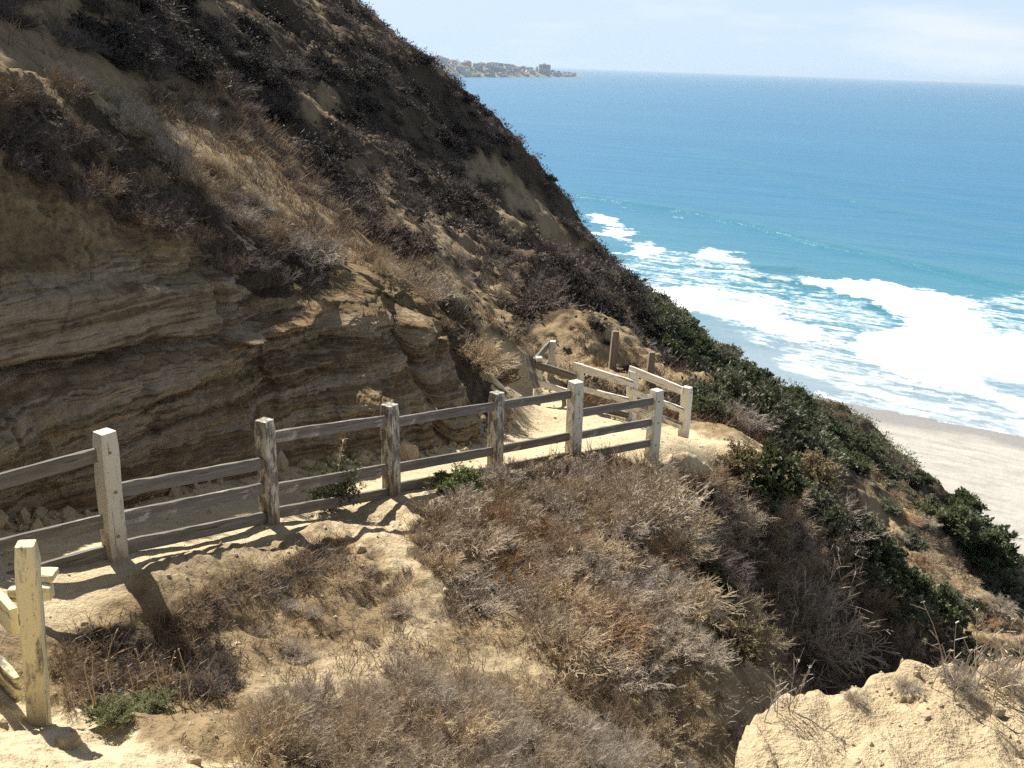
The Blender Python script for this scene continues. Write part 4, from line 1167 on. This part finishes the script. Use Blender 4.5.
# --- tall dead stalks
def stalk_plant(px, py, label, n, h0, h1, seed, surf=None, th=0.0035, spread=0.10, heads=True, name='dead_stalk_plant'):
    rg = np.random.default_rng(seed)
    h = cast(px, py); base = np.array(h[1])
    e = empty(name, Vector(base), label, 'plant')
    st, hd = [], []
    for i in range(n):
        r0_ = np.array([rg.normal(0, spread), rg.normal(0, spread*0.6), -0.03]); st.append([0,0,-0.05, *r0_, th, th]); p = r0_; q = unit(np.array([rg.normal(0.02,0.16), rg.normal(0,0.16), 1]))
        L = rg.uniform(h0, h1)
        for k in range(4):
            q = unit(q + rg.normal(0, 0.08, 3)); p2 = p + q*L/4
            st.append([*p, *p2, th*(1-k*0.17), th*(1-(k+1)*0.17)])
            if k > 0:
                for _ in range(rg.integers(1, 4)):
                    f = rg.uniform(0,1); b0 = p + (p2-p)*f; dd = unit(q + rg.normal(0,0.5,3)); b1 = b0 + dd*rg.uniform(0.02, 0.07)
                    (hd if heads else st).append([*b0, *b1, th*0.6, th*0.35])
            p = p2
        for _ in range(7):
            dd = unit(rg.normal(0,1,3)); b0 = p
            hd.append([*b0, *(b0 + dd*rg.uniform(0.004, 0.011)), th*0.8, th*0.5])
    v, f = tubes(np.array(st + hd)); me = mesh_np('stalks', v, f, M_TWIG[2], False); me.materials.append(M_TWIG[0])
    n0 = len(st) + len(hd)
    me.polygons.foreach_set('material_index', np.tile(np.r_[np.zeros(len(st)), np.ones(len(hd))], 3).astype(np.int32))
    link('stalks', me, e)
    return e
stalk_plant(787, 716, 'group of thin straight dead stalks at the left end of the bare ledge', 7, 0.12, 0.22, 1, th=0.0022, spread=0.05)
stalk_plant(945, 690, 'leaning forked dead stalks behind the middle of the bare ledge', 5, 0.15, 0.33, 2, th=0.0028, spread=0.06)
stalk_plant(985, 686, 'crowded upright dead stalks on the ledge near the right edge', 12, 0.12, 0.32, 3, th=0.0028, spread=0.09)
stalk_plant(1018, 682, 'tallest dead stalks at the very right end of the ledge', 8, 0.16, 0.36, 4, th=0.003, spread=0.06)
stalk_plant(165, 700, 'tangle of pale dead stalks in the hollow beside the cream end post', 12, 0.25, 0.5, 5, th=0.006, spread=0.16)
stalk_plant(100, 712, 'bent dead twigs beside the foot of the cream end post', 5, 0.2, 0.4, 6, th=0.006, spread=0.08)
stalk_plant(672, 776, 'brown dried flower stalks in front at the bottom of the picture', 8, 0.12, 0.28, 7, th=0.006, spread=0.12)
for i, (px, py, sz, lab) in enumerate(((905,690,0.055,'small grey dry tuft on the ledge crest left of the tall stalks'), (960,684,0.08,'grey dry tuft among the stalks on the ledge'), (1005,684,0.10,'grey dry tuft at the right end of the ledge crest'), (852,700,0.04,'dark little dried tuft on the crest of the ledge'))):
    one('fine', px, py, sz, lab, 'dry_tuft', 0.9, seed=70+i, cat='plant', on_ledge=True)
# leafy weeds in front of the fence and in the hollow
one('weed', 112, 722, 0.17, 'grey-green weed beside the foot of the cream end post', 'green_plant', 0.8, cat='plant', seed=81)
one('weed', 150, 712, 0.16, 'small grey-green weed in the shaded hollow', 'green_plant', 0.8, cat='plant', seed=82)
def tall_weed():
    rg = np.random.default_rng(5)
    h = cast(330, 508); e = empty('green_plant', Vector(h[1]), 'tall dark green weed with a straw seed stalk leaning on the fence between two posts', 'plant')
    st, fi = bush_segs(91, 0.36, 0.62, mains=30, subs=6, twigs=2, th=0.005, spread=0.9)
    st, fi = down(st, 0), down(fi, 0)
    v, f = tubes(np.concatenate([st, fi])); link('woody_stem', mesh_np('woody_stem', v, f, M_STEM, False), e)
    k = np.repeat(np.arange(len(fi)), 3); t = rg.uniform(0,1,(len(k),1))
    v, f = leaves(fi[k,:3]*(1-t)+fi[k,3:6]*t, unit_rows(fi[k,3:6]-fi[k,:3]) + rg.normal(0,.5,(len(k),3)), 0.05, 0.016, rg)
    link('foliage', mesh_np('foliage', v, f, M_LEAF[0], False), e)
    s = [[0,0,0, 0.10,0,0.45, .005,.004], [0.10,0,0.45, 0.16,0.02,0.80, .004,.003]]
    for _ in range(40):
        z = rg.uniform(0.6, 0.82); b0 = np.array([0.10+(z-0.45)*0.17, 0.01, z]); s.append([*b0, *(b0+rg.normal(0,0.025,3)), .004, .002])
    v, f = tubes(s); link('seed_heads', mesh_np('seed_heads', v, f, M_TWIG[2], False), e)
tall_weed()

# ------------------------------------------------------------------ headland across the bay
HD = 4700.0
m, nt, b = new_mat('headland_ground'); N = NT(nt)
n1 = N.noise(0.02, 5, 0.7, N.pos())
N.l(N.ramp(n1, [(0.35,(0.07,0.075,0.05)),(0.55,(0.16,0.145,0.11)),(0.7,(0.30,0.27,0.22))]), b.inputs['Base Color']); b.inputs['Roughness'].default_value = 0.95
nx, ny = 220, 30
def hl(px): return np.interp(px, [380,430,450,480,510,540,560,578,590], [86,78,68,55,46,32,20,7,-3])
hx, hy = np.meshgrid(np.linspace(380, 590, nx), np.linspace(0, 1, ny))
base_l = np.array([Wz(p_, np.interp(p_, [380,450,590],[77.5,77.3,77.0]), -EYE) for p_ in np.linspace(380,590,nx)])
base_l *= 1
dirs = base_l[:, :2]/np.linalg.norm(base_l[:, :2], axis=1, keepdims=True)
HB = base_l[None, :, :2] + dirs[None]*(hy[..., None]*700)
HZ = hl(hx)*np.sin(np.clip(hy*2.2, 0, 1)*math.pi/2)*(0.35+0.65*np.minimum(hy*1.6,1)) + fbm(HB[...,0]/60, HB[...,1]/60, 0, 4, 97)*5 - 2*(hy == 0)*1.0
HV = np.concatenate([HB, HZ[..., None]], -1)
link('headland', mesh_np('headland', HV.reshape(-1,3), grid_faces(ny, nx)[:, ::-1], m, True), None, 'structure')
M_HW = []
for nm, c in (('pale_wall', (0.62,0.60,0.55)), ('tan_wall', (0.45,0.39,0.31)), ('grey_wall', (0.40,0.41,0.42))):
    m, nt, b = new_mat(nm); b.inputs['Base Color'].default_value = (*c, 1); b.inputs['Roughness'].default_value = 0.9; M_HW.append(m)
m, nt, b = new_mat('tile_roof'); b.inputs['Base Color'].default_value = (0.22,0.12,0.08,1); b.inputs['Roughness'].default_value = 0.9; M_ROOF = m
m, nt, b = new_mat('window_glass'); b.inputs['Base Color'].default_value = (0.06,0.075,0.09,1); b.inputs['Roughness'].default_value = 0.3; M_WIN = m
def box_bm(bm, x0, x1, y0, y1, z0, z1):
    v = [bm.verts.new(p) for p in ((x0,y0,z0),(x1,y0,z0),(x1,y1,z0),(x0,y1,z0),(x0,y0,z1),(x1,y0,z1),(x1,y1,z1),(x0,y1,z1))]
    for q in ((3,2,1,0),(4,5,6,7),(0,1,5,4),(1,2,6,5),(2,3,7,6),(3,0,4,7)): bm.faces.new([v[i] for i in q])
def house_mesh(w, d, h, mat, gable, seed):
    bm = bmesh.new(); box_bm(bm, -w/2, w/2, -d/2, d/2, -8, h)
    if gable:
        e = 0.8
        v = [bm.verts.new(p) for p in ((-w/2-e,-d/2-e,h+0.05),(w/2+e,-d/2-e,h+0.05),(w/2+e,d/2+e,h+0.05),(-w/2-e,d/2+e,h+0.05),(-w/4,0,h+d*0.28),(w/4,0,h+d*0.28))]
        for q in ((0,1,5,4),(1,2,5),(2,3,4,5),(3,0,4),(3,2,1,0)): bm.faces.new([v[i] for i in q]).material_index = 1
    else:
        box_bm(bm, -w/2-0.4, w/2+0.4, -d/2-0.4, d/2+0.4, h+0.02, h+1.0)
    for k in range(max(2, int(w/4))):
        for fl in range(max(1, int(h/3.4))):
            x = -w/2 + (k+0.5)*w/max(2, int(w/4)); n0 = len(bm.faces)
            box_bm(bm, x-0.9, x+0.9, -d/2-0.12, -d/2-0.02, fl*3.3+1.1, fl*3.3+2.6)
            bm.faces.ensure_lookup_table()
            for j in range(n0, len(bm.faces)): bm.faces[j].material_index = 2
    me = bpy.data.meshes.new('house'); bm.to_mesh(me); bm.free()
    me.materials.append(mat); me.materials.append(M_ROOF); me.materials.append(M_WIN)
    return me
HM = [house_mesh(w, d, h, M_HW[i % 3], i % 2 == 0, i) for i, (w, d, h) in enumerate(((24,16,11),(32,18,15),(18,14,9),(40,20,19),(26,18,13),(46,22,22)))]
rgh = random.Random(4)
for i in range(95):
    t = rgh.random(); ix = int(np.interp(t, [0,1], [55, nx-18])); iy = int(1 + 22*rgh.random()**1.2)
    if abs(hx[0, ix]-544) < 12 and iy < 14: continue
    p = HV[iy, ix]
    o = link('house', HM[rgh.choice([0,1,2,3,4,5]) if hx[0,ix] < 560 else rgh.choice([0,2])])
    o.location = p; o.rotation_euler = (0, 0, -math.atan2(p[0], p[1]) + rgh.uniform(-0.5, 0.5))
    tag(o, 'tiny pale house in the seaside town on the distant headland', 'house', 'houses on the distant headland')
tw = empty('apartment_tower', Vector(HV[8, int((544-380)/210*nx)]), 'tall square apartment tower standing out from the town on the distant headland', 'building')
tw.rotation_euler = (0,0,R(8))
bm = bmesh.new(); box_bm(bm, -34, 34, -16, 16, -20, 52); box_bm(bm, -10, 8, -8, 8, 52.05, 57); me = bpy.data.meshes.new('wall'); bm.to_mesh(me); bm.free(); me.materials.append(M_HW[1]); link('wall', me, tw)
bm = bmesh.new()
for fl in range(13): box_bm(bm, -32, 32, -16.5, -16.1, -1+fl*3.9, 0.1+fl*3.9)
me = bpy.data.meshes.new('window'); bm.to_mesh(me); bm.free(); me.materials.append(M_WIN); link('window', me, tw)
def far_trees():
    rg = np.random.default_rng(8); cs, ds = [], []
    for i in range(150):
        ix, iy = rg.integers(40, nx-14), rg.integers(1, 26); p = HV[iy, ix]; r = rg.uniform(4, 9)
        q = unit_rows(rg.normal(size=(60,3))); cs.append(p + np.array([0,0,r*0.9]) + q*r*np.array([1,1,0.8])*rg.uniform(.6,1,(60,1))); ds.append(q + rg.normal(0,.5,(60,3)))
    v, f = leaves(np.concatenate(cs), np.concatenate(ds), 4.5, 3.0, rg)
    link('town_trees', mesh_np('town_trees', v, f, M_LEAF[0], False), None, 'stuff')
far_trees()

# ------------------------------------------------------------------ sea air
lowest = min(float(min(TV[:,2].min(), bZ.min(), SZ.min())), -20.0)
bm = bmesh.new(); box_bm(bm, -38000, 38000, -38000, 38000, lowest-1.0, float(max(TV[:,2].max(), B[...,2].max(), EYE+45)) + 3.0)
me = bpy.data.meshes.new('haze'); bm.to_mesh(me); bm.free()
m = bpy.data.materials.new('sea_air'); m.use_nodes = True; nt = m.node_tree
for n in list(nt.nodes): nt.nodes.remove(n)
ov = nt.nodes.new('ShaderNodeOutputMaterial'); pv = nt.nodes.new('ShaderNodeVolumePrincipled')
pv.inputs['Color'].default_value = (0.52, 0.66, 0.82, 1); pv.inputs['Density'].default_value = 0.00005; pv.inputs['Anisotropy'].default_value = 0.2
nt.links.new(pv.outputs[0], ov.inputs['Volume']); me.materials.append(m)
link('haze', me, None, 'stuff')
SC.cycles.volume_bounces = 0
#@@END@@


# ------------------------------------------------------------------ light
SUN_EL = R(44)
sdir = np.array([-0.64, 0.77]) ; sdir /= np.linalg.norm(sdir)
sv = Vector((sdir[0]*math.cos(SUN_EL), sdir[1]*math.cos(SUN_EL), math.sin(SUN_EL)))
sl = bpy.data.lights.new('sun', 'SUN'); so = bpy.data.objects.new('sun', sl); COL.objects.link(so)
so.rotation_euler = sv.to_track_quat('Z', 'Y').to_euler()
so.location = (0, 0, 120)
sl.energy = 5.0; sl.angle = R(0.55); sl.color = (1.0, 0.94, 0.83)
wd = bpy.data.worlds.new('World'); SC.world = wd; wd.use_nodes = True
nt = wd.node_tree
for n in list(nt.nodes): nt.nodes.remove(n)
N = NT(nt)
sky = N.n('ShaderNodeTexSky', sky_type='NISHITA'); sky.sun_disc = False
sky.sun_elevation = SUN_EL; sky.sun_rotation = math.atan2(sdir[0], sdir[1])
sky.air_density = 1.0; sky.dust_density = 0.4; sky.ozone_density = 2.0; sky.altitude = 60
bg = N.n('ShaderNodeBackground'); bg.inputs[1].default_value = 0.05
ow = N.n('ShaderNodeOutputWorld')
tc = N.n('ShaderNodeTexCoord').outputs['Generated']
sx = N.n('ShaderNodeSeparateXYZ'); N.l(tc, sx.inputs[0])
hz = N.ramp(sx.outputs[2], [(0.0, 1.0), (0.10, 0.75), (0.28, 0.0)])       # pale sea air towards the horizon
cn = N.noise(1.0, 6, 0.6, N.mapping(tc, (3.2, 3.2, 16)))
pale = N.mix(N.ramp(cn, [(0.50, 0.0), (0.66, 0.7)]), (6.1,7.6,9.4), (8.4,8.95,9.5))
hs = N.n('ShaderNodeHueSaturation'); hs.inputs['Saturation'].default_value = 0.55; N.l(sky.outputs[0], hs.inputs['Color'])
colr = N.mix(hz, hs.outputs[0], pale)
N.l(colr, bg.inputs[0]); N.l(bg.outputs[0], ow.inputs[0])

SC.view_settings.view_transform = 'Standard'
SC.view_settings.look = 'None'
SC.view_settings.exposure = 1.15
SC.view_settings.gamma = 1.0
SC.cycles.use_denoising = False
SC.cycles.use_adaptive_sampling = False
SC.cycles.max_bounces = 6
SC.cycles.diffuse_bounces = 3
SC.cycles.caustics_reflective = False
SC.cycles.caustics_refractive = False
